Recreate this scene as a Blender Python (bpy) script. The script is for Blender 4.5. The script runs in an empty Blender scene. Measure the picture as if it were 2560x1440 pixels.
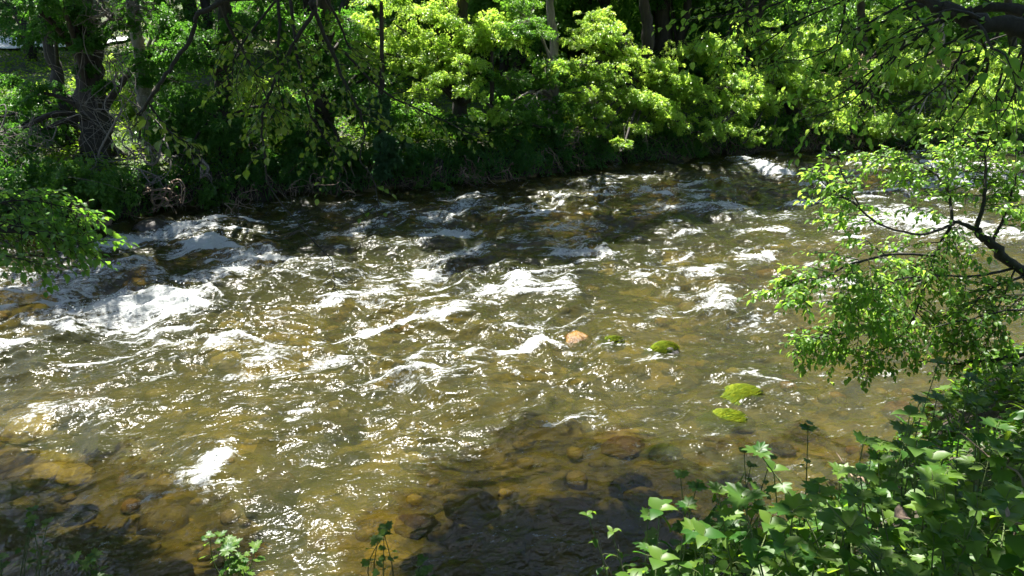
import bpy, math, random
import numpy as np
from mathutils import Vector

rng = np.random.default_rng(7)
random.seed(7)
S = bpy.context.scene
COL = S.collection
R = math.radians

# ------------------------------------------------------------------ camera numbers
F_PX, CX, CY = 1862.0, 1280.0, 720.0
PITCH, CAM_Z = R(20.0), 4.0
FWD = np.array([0, math.cos(PITCH), -math.sin(PITCH)])
UPV = np.array([0, math.sin(PITCH), math.cos(PITCH)])
RGT = np.array([1.0, 0, 0])
CAMP = np.array([0, 0, CAM_Z])

def ray(px, py):
    return FWD + (px - CX) / F_PX * RGT - (py - CY) / F_PX * UPV

def P(px, py, d):
    """point seen at a photograph pixel, d metres ahead"""
    r = ray(px, py)
    return CAMP + r * (d / r[1])

def W(px, py, z=0.0):
    """point at height z seen at a photograph pixel"""
    r = ray(px, py)
    return CAMP + r * ((z - CAM_Z) / r[2])

# ------------------------------------------------------------------ sun
SUN_EL, SUN_AZ = R(62.0), R(-22.0)
SUN = np.array([math.sin(SUN_AZ) * math.cos(SUN_EL), math.cos(SUN_AZ) * math.cos(SUN_EL), math.sin(SUN_EL)])

# ------------------------------------------------------------------ noise
_perm = rng.permutation(256)
_perm = np.concatenate([_perm, _perm, _perm])
_g2 = np.stack([np.cos(np.arange(256) * 2.399963), np.sin(np.arange(256) * 2.399963)], 1)

def noise2(x, y, seed=0):
    x = np.asarray(x, float) + seed * 17.31
    y = np.asarray(y, float) + seed * 9.77
    xi = np.floor(x).astype(int); yi = np.floor(y).astype(int)
    xf = x - xi; yf = y - yi
    u = xf * xf * xf * (xf * (xf * 6 - 15) + 10); v = yf * yf * yf * (yf * (yf * 6 - 15) + 10)
    def g(ix, iy, fx, fy):
        h = _perm[(_perm[ix & 255] + iy) & 255]
        q = _g2[h]
        return q[..., 0] * fx + q[..., 1] * fy
    a = g(xi, yi, xf, yf); b = g(xi + 1, yi, xf - 1, yf)
    c = g(xi, yi + 1, xf, yf - 1); d = g(xi + 1, yi + 1, xf - 1, yf - 1)
    return (a + u * (b - a) + v * ((c + u * (d - c)) - (a + u * (b - a)))) * 1.5

def fbm(x, y, oct=4, seed=0):
    s = 0; a = 1.0; f = 1.0
    for i in range(oct):
        s = s + a * noise2(x * f, y * f, seed + i * 3); a *= .5; f *= 2.03
    return s

def sstep(a, b, x):
    t = np.clip((x - a) / (b - a), 0, 1)
    return t * t * (3 - 2 * t)

# ------------------------------------------------------------------ mesh collecting
class MB:
    def __init__(s):
        s.v = []; s.f3 = []; s.f4 = []; s.t = []; s.n = 0
    def add(s, v, f3=None, f4=None, t=0.5):
        v = np.asarray(v, float).reshape(-1, 3)
        s.v.append(v)
        s.t.append(np.broadcast_to(np.asarray(t, float), (len(v),)))
        if f3 is not None and len(f3): s.f3.append(np.asarray(f3, int).reshape(-1, 3) + s.n)
        if f4 is not None and len(f4): s.f4.append(np.asarray(f4, int).reshape(-1, 4) + s.n)
        s.n += len(v)
    def mesh(s, name, smooth=False, attr='tint'):
        v = np.concatenate(s.v); t = np.concatenate(s.t)
        f3 = np.concatenate(s.f3) if s.f3 else np.zeros((0, 3), int)
        f4 = np.concatenate(s.f4) if s.f4 else np.zeros((0, 4), int)
        me = bpy.data.meshes.new(name)
        me.vertices.add(len(v)); me.vertices.foreach_set('co', v.astype(np.float32).ravel())
        loops = np.concatenate([f3.ravel(), f4.ravel()]).astype(np.int32)
        me.loops.add(len(loops)); me.loops.foreach_set('vertex_index', loops)
        tot = np.concatenate([np.full(len(f3), 3), np.full(len(f4), 4)]).astype(np.int32)
        start = np.concatenate([[0], np.cumsum(tot)[:-1]]).astype(np.int32)
        me.polygons.add(len(tot)); me.polygons.foreach_set('loop_start', start)
        me.polygons.foreach_set('loop_total', tot)
        me.polygons.foreach_set('use_smooth', np.full(len(tot), smooth))
        a = me.attributes.new(attr, 'FLOAT', 'POINT'); a.data.foreach_set('value', t.astype(np.float32))
        me.update(calc_edges=True)
        return me
    def build(s, name, mat, parent=None, smooth=False, attr='tint'):
        if not s.v: return None
        o = bpy.data.objects.new(name, s.mesh(name, smooth, attr))
        o.data.materials.append(mat)
        COL.objects.link(o)
        if parent is not None:
            o.parent = parent
            o.location = -np.array(parent.location)
        return o

def thing(name, label, cat, loc, group=None):
    o = bpy.data.objects.new(name, None); COL.objects.link(o)
    o.location = tuple(float(q) for q in loc); o.empty_display_size = .2
    o['label'] = label; o['category'] = cat
    if group: o['group'] = group
    return o

def tag(o, label=None, cat=None, group=None, kind=None):
    if label: o['label'] = label
    if cat: o['category'] = cat
    if group: o['group'] = group
    if kind: o['kind'] = kind
    return o

def nrm(a):
    return a / np.maximum(np.linalg.norm(a, axis=-1, keepdims=True), 1e-9)

def smooth_line(pts, per=4):
    """Catmull-Rom through the points"""
    p = np.asarray(pts, float)
    if len(p) < 3: return p
    q = np.vstack([2 * p[0] - p[1], p, 2 * p[-1] - p[-2]])
    out = []
    for i in range(len(p) - 1):
        p0, p1, p2, p3 = q[i:i + 4]
        for t in np.linspace(0, 1, per, endpoint=False):
            out.append(.5 * ((2 * p1) + (p2 - p0) * t + (2 * p0 - 5 * p1 + 4 * p2 - p3) * t * t + (3 * p1 - p0 - 3 * p2 + p3) * t ** 3))
    out.append(p[-1])
    return np.array(out)

def tube(mb, pts, r0, r1, sides=6, t=0.5, knob=0.0):
    p = np.asarray(pts, float); n = len(p)
    tan = nrm(np.gradient(p, axis=0))
    ref = np.array([0.31, 0.17, 0.93]) if abs(tan[0][2]) < .8 else np.array([1.0, 0.2, 0])
    a = nrm(np.cross(tan, ref)); b = np.cross(tan, a)
    ang = np.arange(sides) * 2 * math.pi / sides
    rad = (np.linspace(0, 1, n) ** .9) * (r1 - r0) + r0
    if knob: rad = rad * (1 + knob * rng.uniform(-1, 1, n))
    ring = a[:, None, :] * np.cos(ang)[None, :, None] + b[:, None, :] * np.sin(ang)[None, :, None]
    rr = rad[:, None, None]
    if knob and sides > 6: rr = rr * (1 + knob * rng.uniform(-1, 1, (n, sides, 1)))
    v = (p[:, None, :] + ring * rr).reshape(-1, 3)
    i = np.arange(n - 1)[:, None] * sides; j = np.arange(sides)[None, :]; k = (j + 1) % sides
    f = np.stack([i + j, i + k, i + sides + k, i + sides + j], -1).reshape(-1, 4)
    mb.add(v, f4=f, t=t)

# leaf templates: columns are (along, across, up); faces are triangles
T_SMALL = (np.array([[0, 0, 0], [.45, -.3, .08], [1, 0, -.05], [.45, .3, .08]]), np.array([[0, 1, 2], [0, 2, 3]]))
def _ovate(w=.33, fold=.09):
    al = [.18, .45, .75]; wd = [.72 * w, w, .62 * w]
    v = [[0, 0, 0], [.33, 0, -.0], [.68, 0, -.02], [1, 0, -.1]]
    for s in (-1, 1):
        for a, q in zip(al, wd): v.append([a, s * q, fold * q / w * (.9)])
    f = []
    for o in (4, 7):
        tri = [[0, o, 1], [o, o + 1, 1], [1, o + 1, 2], [o + 1, o + 2, 2], [2, o + 2, 3]]
        f += tri if o == 4 else [[t[0], t[2], t[1]] for t in tri]
    return np.array(v), np.array(f)
T_OVATE = _ovate()
T_BROAD = _ovate(.42, .07)
T_NARROW = _ovate(.17, .05)
def _lobed():
    half = [(0, 1.0), (10, .80), (17, .66), (26, .70), (36, .88), (46, .70), (58, .52), (72, .60), (84, .68), (102, .50), (130, .38), (158, .30)]
    out = [(a, r) for a, r in half] + [(180, .07)] + [(-a, r) for a, r in half[:0:-1]]
    v = [[.22, 0, -.05]]
    for a, r in out:
        q = R(a)
        v.append([.2 + r * .8 * math.cos(q), r * .8 * math.sin(q), .05 * abs(math.sin(q * 2.3)) - .08 * r * r])
    n = len(out)
    f = [[0, 1 + i, 1 + (i + 1) % n] for i in range(n)]
    return np.array(v), np.array(f)
T_LOBED = _lobed()

def leaves(mb, pos, d, nr, size, tpl, t=None):
    pos = np.asarray(pos, float); n = len(pos)
    if n == 0: return
    d = nrm(np.asarray(d, float)); nr = np.asarray(nr, float)
    side = nrm(np.cross(nr, d)); up = np.cross(d, side)
    tv, tf = tpl; k = len(tv)
    size = np.broadcast_to(np.asarray(size, float), (n,))[:, None, None]
    wob = 1 + .25 * rng.uniform(-1, 1, (n, 1, 1))
    bend = rng.uniform(-.08, .55, (n, 1, 1)); roll = rng.uniform(-.2, .45, (n, 1, 1))
    v = pos[:, None, :] + size * (up[:, None, :] * (roll * tv[None, :, 1:2] ** 2 - bend * tv[None, :, 0:1] ** 2) + d[:, None, :] * tv[None, :, 0:1] + side[:, None, :] * tv[None, :, 1:2] * wob + up[:, None, :] * tv[None, :, 2:3])
    f = (tf[None] + (np.arange(n) * k)[:, None, None]).reshape(-1, 3)
    if t is None: t = rng.uniform(0, 1, n)
    mb.add(v.reshape(-1, 3), f3=f, t=np.repeat(np.broadcast_to(t, (n,)), k))

# ------------------------------------------------------------------ materials
def newmat(name):
    m = bpy.data.materials.new(name); m.use_nodes = True
    nt = m.node_tree; nt.nodes.clear()
    out = nt.nodes.new('ShaderNodeOutputMaterial')
    return m, nt, out

def N(nt, kind, **kw):
    n = nt.nodes.new('ShaderNode' + kind)
    for k, v in kw.items():
        if k in n.inputs: n.inputs[k].default_value = v
        else: setattr(n, k, v)
    return n

def ramp(nt, stops, interp='LINEAR'):
    n = nt.nodes.new('ShaderNodeValToRGB'); cr = n.color_ramp; cr.interpolation = interp
    while len(cr.elements) < len(stops): cr.elements.new(.5)
    for e, (p, c) in zip(cr.elements, stops):
        e.position = p; e.color = tuple(c) + (1,) if len(c) == 3 else c
    return n

def leaf_mat(name, c0, c1, tr0, tr1, gloss=.35, mix=.5, rough=.38):
    m, nt, out = newmat(name); L = nt.links
    a = N(nt, 'Attribute', attribute_name='tint')
    r1 = ramp(nt, [(0, c0), (1, c1)]); L.new(a.outputs['Fac'], r1.inputs[0])
    r2 = ramp(nt, [(0, tr0), (1, tr1)]); L.new(a.outputs['Fac'], r2.inputs[0])
    p = N(nt, 'BsdfPrincipled', Roughness=rough); p.inputs['Specular IOR Level'].default_value = gloss
    L.new(r1.outputs[0], p.inputs['Base Color'])
    tl = N(nt, 'BsdfTranslucent'); L.new(r2.outputs[0], tl.inputs['Color'])
    mx = N(nt, 'MixShader'); mx.inputs[0].default_value = mix
    L.new(p.outputs[0], mx.inputs[1]); L.new(tl.outputs[0], mx.inputs[2]); L.new(mx.outputs[0], out.inputs[0])
    return m

M = {}
M['leaf_bright'] = leaf_mat('leaf_bright', (.11, .21, .025), (.20, .30, .05), (.36, .66, .05), (.70, .88, .13), .75, .58)  # bright, mid and dark leaf copies: sun and shade partly put into the colour
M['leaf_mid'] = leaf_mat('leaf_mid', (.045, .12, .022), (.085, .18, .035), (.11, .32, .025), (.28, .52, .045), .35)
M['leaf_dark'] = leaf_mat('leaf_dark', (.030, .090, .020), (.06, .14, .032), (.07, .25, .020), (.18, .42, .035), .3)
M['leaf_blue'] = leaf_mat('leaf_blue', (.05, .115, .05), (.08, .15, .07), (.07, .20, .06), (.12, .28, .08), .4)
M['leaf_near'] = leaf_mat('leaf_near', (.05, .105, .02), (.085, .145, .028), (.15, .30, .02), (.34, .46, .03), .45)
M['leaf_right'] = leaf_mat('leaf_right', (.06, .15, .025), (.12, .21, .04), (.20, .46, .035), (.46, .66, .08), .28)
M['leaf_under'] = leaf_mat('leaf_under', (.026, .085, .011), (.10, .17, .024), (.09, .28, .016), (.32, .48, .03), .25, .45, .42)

M['leaf_grass'] = leaf_mat('leaf_grass', (.05, .12, .012), (.11, .19, .02), (.14, .32, .015), (.32, .46, .03), .12, .5, .6)

def bark_mat(name, c0, c1, scale=9.0):
    m, nt, out = newmat(name); L = nt.links
    tc = N(nt, 'TexCoord'); mp = N(nt, 'Mapping'); mp.inputs['Scale'].default_value = (1, 1, .25)
    L.new(tc.outputs['Object'], mp.inputs[0])
    n1 = N(nt, 'TexNoise', Scale=scale, Detail=6.0, Roughness=.65); L.new(mp.outputs[0], n1.inputs['Vector'])
    r = ramp(nt, [(.3, c0), (.7, c1)]); L.new(n1.outputs[0], r.inputs[0])
    p = N(nt, 'BsdfPrincipled', Roughness=.85); L.new(r.outputs[0], p.inputs['Base Color'])
    b = N(nt, 'Bump', Strength=.8, Distance=.03); L.new(n1.outputs[0], b.inputs['Height']); L.new(b.outputs[0], p.inputs['Normal'])
    L.new(p.outputs[0], out.inputs[0])
    return m
M['bark'] = bark_mat('bark', (.011, .009, .007), (.048, .038, .030))
M['bark_near'] = bark_mat('bark_near', (.007, .006, .005), (.025, .02, .015), 22)
M['bark_pale'] = bark_mat('bark_pale', (.12, .10, .085), (.30, .26, .22), 14)
M['twig_grey'] = bark_mat('twig_grey', (.08, .07, .06), (.22, .195, .17), 20)
M['twig_tan'] = bark_mat('twig_tan', (.16, .11, .075), (.30, .22, .16), 30)
M['stem_green'] = bark_mat('stem_green', (.06, .10, .025), (.13, .16, .05), 30)

# ground: bed below the waterline, soil and litter above
def ground_mat():
    m, nt, out = newmat('ground'); L = nt.links
    g = N(nt, 'NewGeometry'); sx = N(nt, 'SeparateXYZ'); L.new(g.outputs['Position'], sx.inputs[0])
    n1 = N(nt, 'TexNoise', Scale=1.1, Detail=7.0, Roughness=.6); L.new(g.outputs['Position'], n1.inputs['Vector'])
    n2 = N(nt, 'TexNoise', Scale=9.0, Detail=6.0, Roughness=.7); L.new(g.outputs['Position'], n2.inputs['Vector'])
    vo = N(nt, 'TexVoronoi', Scale=4.2); vo.inputs['Randomness'].default_value = 1
    L.new(g.outputs['Position'], vo.inputs['Vector'])
    sep = N(nt, 'SeparateColor'); L.new(vo.outputs['Color'], sep.inputs[0])
    rb = ramp(nt, [(0, (.045, .040, .018)), (.35, (.13, .11, .038)), (.6, (.20, .165, .050)), (.8, (.10, .095, .036)), (1, (.30, .23, .065))])
    L.new(sep.outputs[0], rb.inputs[0])
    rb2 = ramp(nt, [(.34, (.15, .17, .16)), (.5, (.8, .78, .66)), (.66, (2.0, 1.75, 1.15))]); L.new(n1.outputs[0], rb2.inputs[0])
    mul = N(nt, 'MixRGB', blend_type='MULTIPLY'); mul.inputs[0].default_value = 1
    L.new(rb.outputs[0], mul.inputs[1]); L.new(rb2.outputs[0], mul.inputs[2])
    rs = ramp(nt, [(.3, (.016, .012, .008)), (.55, (.034, .026, .016)), (.75, (.07, .055, .034))]); L.new(n2.outputs[0], rs.inputs[0])
    rg = ramp(nt, [(.4, (0, 0, 0)), (.62, (1, 1, 1))]); L.new(n1.outputs[0], rg.inputs[0])
    mg = N(nt, 'MixRGB'); L.new(rg.outputs[0], mg.inputs[0]); L.new(rs.outputs[0], mg.inputs[1]); mg.inputs[2].default_value = (.05, .095, .018, 1)
    wl = N(nt, 'MapRange'); wl.inputs['From Min'].default_value = -.05; wl.inputs['From Max'].default_value = .08
    L.new(sx.outputs['Z'], wl.inputs['Value'])
    bank = N(nt, 'MapRange'); bank.inputs['From Min'].default_value = .35; bank.inputs['From Max'].default_value = .9
    L.new(sx.outputs['Z'], bank.inputs['Value'])
    mb_ = N(nt, 'MixRGB'); L.new(bank.outputs[0], mb_.inputs[0]); L.new(rs.outputs[0], mb_.inputs[1]); L.new(mg.outputs[0], mb_.inputs[2])
    # bare pinkish earth far up the slope
    n3 = N(nt, 'TexNoise', Scale=.16, Detail=3.0); L.new(g.outputs['Position'], n3.inputs['Vector'])
    r3 = ramp(nt, [(.5, (0, 0, 0)), (.58, (1, 1, 1))]); L.new(n3.outputs[0], r3.inputs[0])
    hz = N(nt, 'MapRange'); hz.inputs['From Min'].default_value = 2.6; hz.inputs['From Max'].default_value = 3.4
    L.new(sx.outputs['Z'], hz.inputs['Value'])
    hm = N(nt, 'Math', operation='MULTIPLY'); L.new(hz.outputs[0], hm.inputs[0]); L.new(r3.outputs[0], hm.inputs[1])
    mh = N(nt, 'MixRGB'); L.new(hm.outputs[0], mh.inputs[0]); L.new(mb_.outputs[0], mh.inputs[1]); mh.inputs[2].default_value = (.34, .25, .21, 1)
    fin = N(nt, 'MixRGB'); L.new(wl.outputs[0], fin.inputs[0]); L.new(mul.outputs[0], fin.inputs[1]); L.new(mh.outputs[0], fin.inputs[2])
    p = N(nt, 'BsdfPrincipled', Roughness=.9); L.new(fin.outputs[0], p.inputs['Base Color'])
    ad = N(nt, 'Math', operation='ADD'); L.new(n2.outputs[0], ad.inputs[0]); L.new(vo.outputs['Distance'], ad.inputs[1])
    b = N(nt, 'Bump', Strength=.7, Distance=.06); L.new(ad.outputs[0], b.inputs['Height']); L.new(b.outputs[0], p.inputs['Normal'])
    L.new(p.outputs[0], out.inputs[0])
    return m
M['ground'] = ground_mat()

def rock_mat(name, stops, scale=5.0, rough=.45, use_tint=False):
    m, nt, out = newmat(name); L = nt.links
    tc = N(nt, 'NewGeometry')
    n1 = N(nt, 'TexNoise', Scale=scale, Detail=8.0, Roughness=.68); L.new(tc.outputs['Position'], n1.inputs['Vector'])
    r = ramp(nt, stops)
    if use_tint:
        a = N(nt, 'Attribute', attribute_name='tint')
        mm = N(nt, 'Math', operation='MULTIPLY_ADD'); L.new(n1.outputs[0], mm.inputs[0]); mm.inputs[1].default_value = .5
        sb = N(nt, 'Math', operation='SUBTRACT'); L.new(a.outputs['Fac'], sb.inputs[0]); sb.inputs[1].default_value = .25
        L.new(sb.outputs[0], mm.inputs[2]); L.new(mm.outputs[0], r.inputs[0])
    else: L.new(n1.outputs[0], r.inputs[0])
    n2 = N(nt, 'TexNoise', Scale=scale * 7, Detail=5.0, Roughness=.7); L.new(tc.outputs['Position'], n2.inputs['Vector'])
    r2 = ramp(nt, [(.3, (.55, .55, .55)), (.65, (1.25, 1.25, 1.25))]); L.new(n2.outputs[0], r2.inputs[0])
    mul = N(nt, 'MixRGB', blend_type='MULTIPLY'); mul.inputs[0].default_value = 1
    L.new(r.outputs[0], mul.inputs[1]); L.new(r2.outputs[0], mul.inputs[2])
    p = N(nt, 'BsdfPrincipled', Roughness=rough); L.new(mul.outputs[0], p.inputs['Base Color'])
    b = N(nt, 'Bump', Strength=.6, Distance=.02); L.new(n2.outputs[0], b.inputs['Height']); L.new(b.outputs[0], p.inputs['Normal'])
    L.new(p.outputs[0], out.inputs[0])
    return m
M['rock_orange'] = rock_mat('rock_orange', [(.3, (.030, .012, .0005)), (.5, (.12, .052, .001)), (.7, (.21, .115, .003))], 9, .2)
M['rock_brown'] = rock_mat('rock_brown', [(.35, (.02, .011, .007)), (.52, (.06, .03, .013)), (.66, (.17, .08, .02))], 9)
M['rock_dark'] = rock_mat('rock_dark', [(.3, (.02, .018, .016)), (.7, (.06, .05, .04))])
M['rock_red'] = rock_mat('rock_red', [(.3, (.14, .05, .015)), (.7, (.36, .15, .04))])
M['rock_yellow'] = rock_mat('rock_yellow', [(.3, (.26, .18, .03)), (.55, (.46, .34, .06)), (.75, (.56, .42, .10))])
M['rock_bank'] = rock_mat('rock_bank', [(.3, (.10, .06, .04)), (.7, (.36, .26, .19))], 4, .8)
M['cobble'] = rock_mat('cobble', [(.05, (.05, .035, .012)), (.3, (.13, .095, .03)), (.5, (.20, .145, .04)), (.7, (.32, .22, .055)), (.85, (.26, .12, .03)), (1, (.42, .32, .09))], 4, .6, True)
M['algae'] = leaf_mat('algae', (.030, .075, .005), (.19, .22, .010), (.09, .19, .006), (.22, .25, .008), .4, .25, .3)
M['road'] = rock_mat('road', [(.3, (.52, .53, .55)), (.7, (.66, .67, .68))], 2, .8)

def water_mat():
    m, nt, out = newmat('water'); L = nt.links
    g = N(nt, 'NewGeometry')
    mp = N(nt, 'Mapping'); mp.inputs['Rotation'].default_value = (0, 0, R(-22)); L.new(g.outputs['Position'], mp.inputs[0])
    a = N(nt, 'Attribute', attribute_name='foam')
    # streaked froth texture along the current
    ms = N(nt, 'Mapping'); ms.inputs['Scale'].default_value = (.5, 1.6, 1.2); L.new(mp.outputs[0], ms.inputs[0])
    nf = N(nt, 'TexNoise', Scale=5.5, Detail=8.0, Roughness=.72, Distortion=.9); L.new(ms.outputs[0], nf.inputs['Vector'])
    nf2 = N(nt, 'TexNoise', Scale=20.0, Detail=6.0, Roughness=.75); L.new(mp.outputs[0], nf2.inputs['Vector'])
    s1 = N(nt, 'Math', operation='MULTIPLY_ADD'); L.new(nf.outputs[0], s1.inputs[0]); s1.inputs[1].default_value = 3.6; s1.inputs[2].default_value = -2.88
    s2 = N(nt, 'Math', operation='MULTIPLY_ADD'); L.new(nf2.outputs[0], s2.inputs[0]); s2.inputs[1].default_value = 2.3; L.new(s1.outputs[0], s2.inputs[2])
    s3 = N(nt, 'Math', operation='MULTIPLY_ADD'); L.new(a.outputs['Fac'], s3.inputs[0]); s3.inputs[1].default_value = 1.0; L.new(s2.outputs[0], s3.inputs[2])
    ff = N(nt, 'MapRange', interpolation_type='SMOOTHSTEP'); ff.inputs['From Min'].default_value = .40; ff.inputs['From Max'].default_value = 1.20
    L.new(s3.outputs[0], ff.inputs['Value'])
    # ripples
    mr = N(nt, 'Mapping'); mr.inputs['Scale'].default_value = (1.0, 1.35, 1.0); L.new(mp.outputs[0], mr.inputs[0])
    r1 = N(nt, 'TexNoise', Scale=6.5, Detail=2.0, Roughness=.6, Distortion=.6); L.new(mr.outputs[0], r1.inputs['Vector'])
    r2 = N(nt, 'TexNoise', Scale=30.0, Detail=2.0, Roughness=.55, Distortion=.4); L.new(mr.outputs[0], r2.inputs['Vector'])
    b1 = N(nt, 'Bump', Strength=1.0, Distance=.025); L.new(r1.outputs[0], b1.inputs['Height'])
    b2 = N(nt, 'Bump', Strength=1.0, Distance=.0045); L.new(r2.outputs[0], b2.inputs['Height']); L.new(b1.outputs[0], b2.inputs['Normal'])
    fr = N(nt, 'Fresnel', IOR=1.33); L.new(b2.outputs[0], fr.inputs['Normal'])
    gl = N(nt, 'BsdfGlossy', Roughness=.10, distribution='GGX'); L.new(b2.outputs[0], gl.inputs['Normal'])
    tr = N(nt, 'BsdfTransparent', Color=(.70, .68, .43, 1))
    df = N(nt, 'BsdfDiffuse', Color=(.046, .049, .019, 1)); L.new(b1.outputs[0], df.inputs['Normal'])
    rf = N(nt, 'BsdfRefraction', Color=(.70, .68, .43, 1), Roughness=.12, IOR=1.33); L.new(b1.outputs[0], rf.inputs['Normal'])
    thru = N(nt, 'MixShader'); thru.inputs[0].default_value = .4; L.new(tr.outputs[0], thru.inputs[1]); L.new(rf.outputs[0], thru.inputs[2])
    body = N(nt, 'MixShader'); body.inputs[0].default_value = .33; L.new(thru.outputs[0], body.inputs[1]); L.new(df.outputs[0], body.inputs[2])
    sf = N(nt, 'MixShader'); L.new(fr.outputs[0], sf.inputs[0]); L.new(body.outputs[0], sf.inputs[1]); L.new(gl.outputs[0], sf.inputs[2])
    b3 = N(nt, 'Bump', Strength=1.0, Distance=.05); L.new(nf2.outputs[0], b3.inputs['Height']); L.new(b1.outputs[0], b3.inputs['Normal'])
    fd = N(nt, 'BsdfDiffuse', Color=(.55, .57, .56, 1)); L.new(b3.outputs[0], fd.inputs['Normal'])
    ft = N(nt, 'BsdfTranslucent', Color=(.75, .80, .74, 1)); L.new(b3.outputs[0], ft.inputs['Normal'])
    fm = N(nt, 'MixShader'); fm.inputs[0].default_value = .2; L.new(fd.outputs[0], fm.inputs[1]); L.new(ft.outputs[0], fm.inputs[2])
    fin = N(nt, 'MixShader'); L.new(ff.outputs[0], fin.inputs[0]); L.new(sf.outputs[0], fin.inputs[1]); L.new(fm.outputs[0], fin.inputs[2])
    L.new(fin.outputs[0], out.inputs[0])
    return m
M['water'] = water_mat()
M['spray'] = rock_mat('spray', [(.3, (.7, .72, .7)), (.7, (.8, .82, .8))], 5, .3)

# ------------------------------------------------------------------ river edges and terrain
_fe = [(-900, 690), (-400, 640), (0, 600), (280, 560), (450, 522), (700, 492), (1000, 470), (1250, 455), (1500, 415), (1700, 396), (1900, 380), (2150, 372), (2400, 366), (2700, 362)]
_fw = np.array([W(*q)[:2] for q in _fe])
_fx = np.concatenate([[-90], _fw[:, 0], [60, 120]]); _fy = np.concatenate([[_fw[0, 1] - 26], _fw[:, 1], [_fw[-1, 1] + 12, _fw[-1, 1] + 30]])
_nx = np.array([-90, -20, -6, -2, 1.0, 2.0, 3.2, 4.5, 6, 9, 14, 24, 60, 120]); _ny = np.array([-18, -1, 3.4, 4.2, 4.25, 4.7, 5.6, 7.0, 8.3, 9.8, 11.5, 13.0, 24, 40])
def y_far(x): return np.interp(x, _fx, _fy)
def y_near(x): return np.interp(x, _nx, _ny)

def gz(x, y):
    x = np.asarray(x, float); y = np.asarray(y, float)
    yf = y_far(x) + .22 * noise2(x * .9, y * 0 + 3.3, 5) ; yn = y_near(x) + .18 * noise2(x * 1.1, y * 0 + 9.1, 6)
    dn = yn - y; df = y - yf
    inside = np.minimum(-dn, -df)
    bed = -.66 * sstep(0, 1.3, inside) + .10 * fbm(x * .7, y * .9, 3, 11) * sstep(.2, 1.2, inside) - .02
    nb = np.minimum(.66 * dn, 2.4 + .02 * dn); nb = np.where(dn > 2.8, 2.4 - (2.4 - .66 * 2.8) * np.exp(-(dn - 2.8) * 1.1), nb)
    nb = nb + .06 * fbm(x * 1.3, y * 1.3, 3, 21) * sstep(0, 1, dn)
    fb = .62 * sstep(0, .45, df) + .115 * np.clip(df, 0, 22) + .42 * np.clip(df - 23, 0, 60) + .08 * np.clip(df - 60, 0, 400)
    fb = fb + .16 * fbm(x * .5, y * .5, 3, 31) * sstep(.3, 3, df)
    return np.where(dn > 0, nb, np.where(df > 0, fb, bed))

def axis(lo, f0, f1, hi, fine):
    a = [f0]; s = fine
    while a[0] > lo: s *= 1.18; a.insert(0, a[0] - s)
    b = list(np.arange(f0 + fine, f1, fine)); s = fine
    while b[-1] < hi: s *= 1.18; b.append(b[-1] + s)
    return np.array(a + b)

def grid_mesh(xs, ys, zf):
    X, Y = np.meshgrid(xs, ys); Z = zf(X, Y)
    nx, ny = len(xs), len(ys)
    i = np.arange(ny - 1)[:, None] * nx; j = np.arange(nx - 1)[None, :]
    f = np.stack([i + j, i + j + 1, i + nx + j + 1, i + nx + j], -1).reshape(-1, 4)
    return np.stack([X, Y, Z], -1).reshape(-1, 3), f

xs = axis(-160, -15, 19, 170, .11); ys = axis(-60, 2.0, 29, 260, .11)
v, f = grid_mesh(xs, ys, gz)
mb = MB(); mb.add(v, f4=f)
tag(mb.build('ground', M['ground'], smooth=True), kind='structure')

# pale gravel road beyond the trees on the left
mb = MB()
rx = np.linspace(-42, -16, 60); ry = y_far(rx) + 21.0
ww = np.linspace(-1.7, 1.7, 6)
X = rx[:, None] + ww[None] * 0; Y = ry[:, None] + ww[None]; Z = gz(X, Y) + .12
v = np.stack([X, Y, Z], -1).reshape(-1, 3); i = np.arange(59)[:, None] * 6; j = np.arange(5)[None]
mb.add(v, f4=np.stack([i + j, i + 6 + j, i + 7 + j, i + 1 + j], -1).reshape(-1, 4))
tag(mb.build('road', M['road'], smooth=True), kind='structure')

# ------------------------------------------------------------------ water
FLOW = nrm(np.array([-.93, -.37])); CROSS = np.array([-FLOW[1], FLOW[0]])
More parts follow.
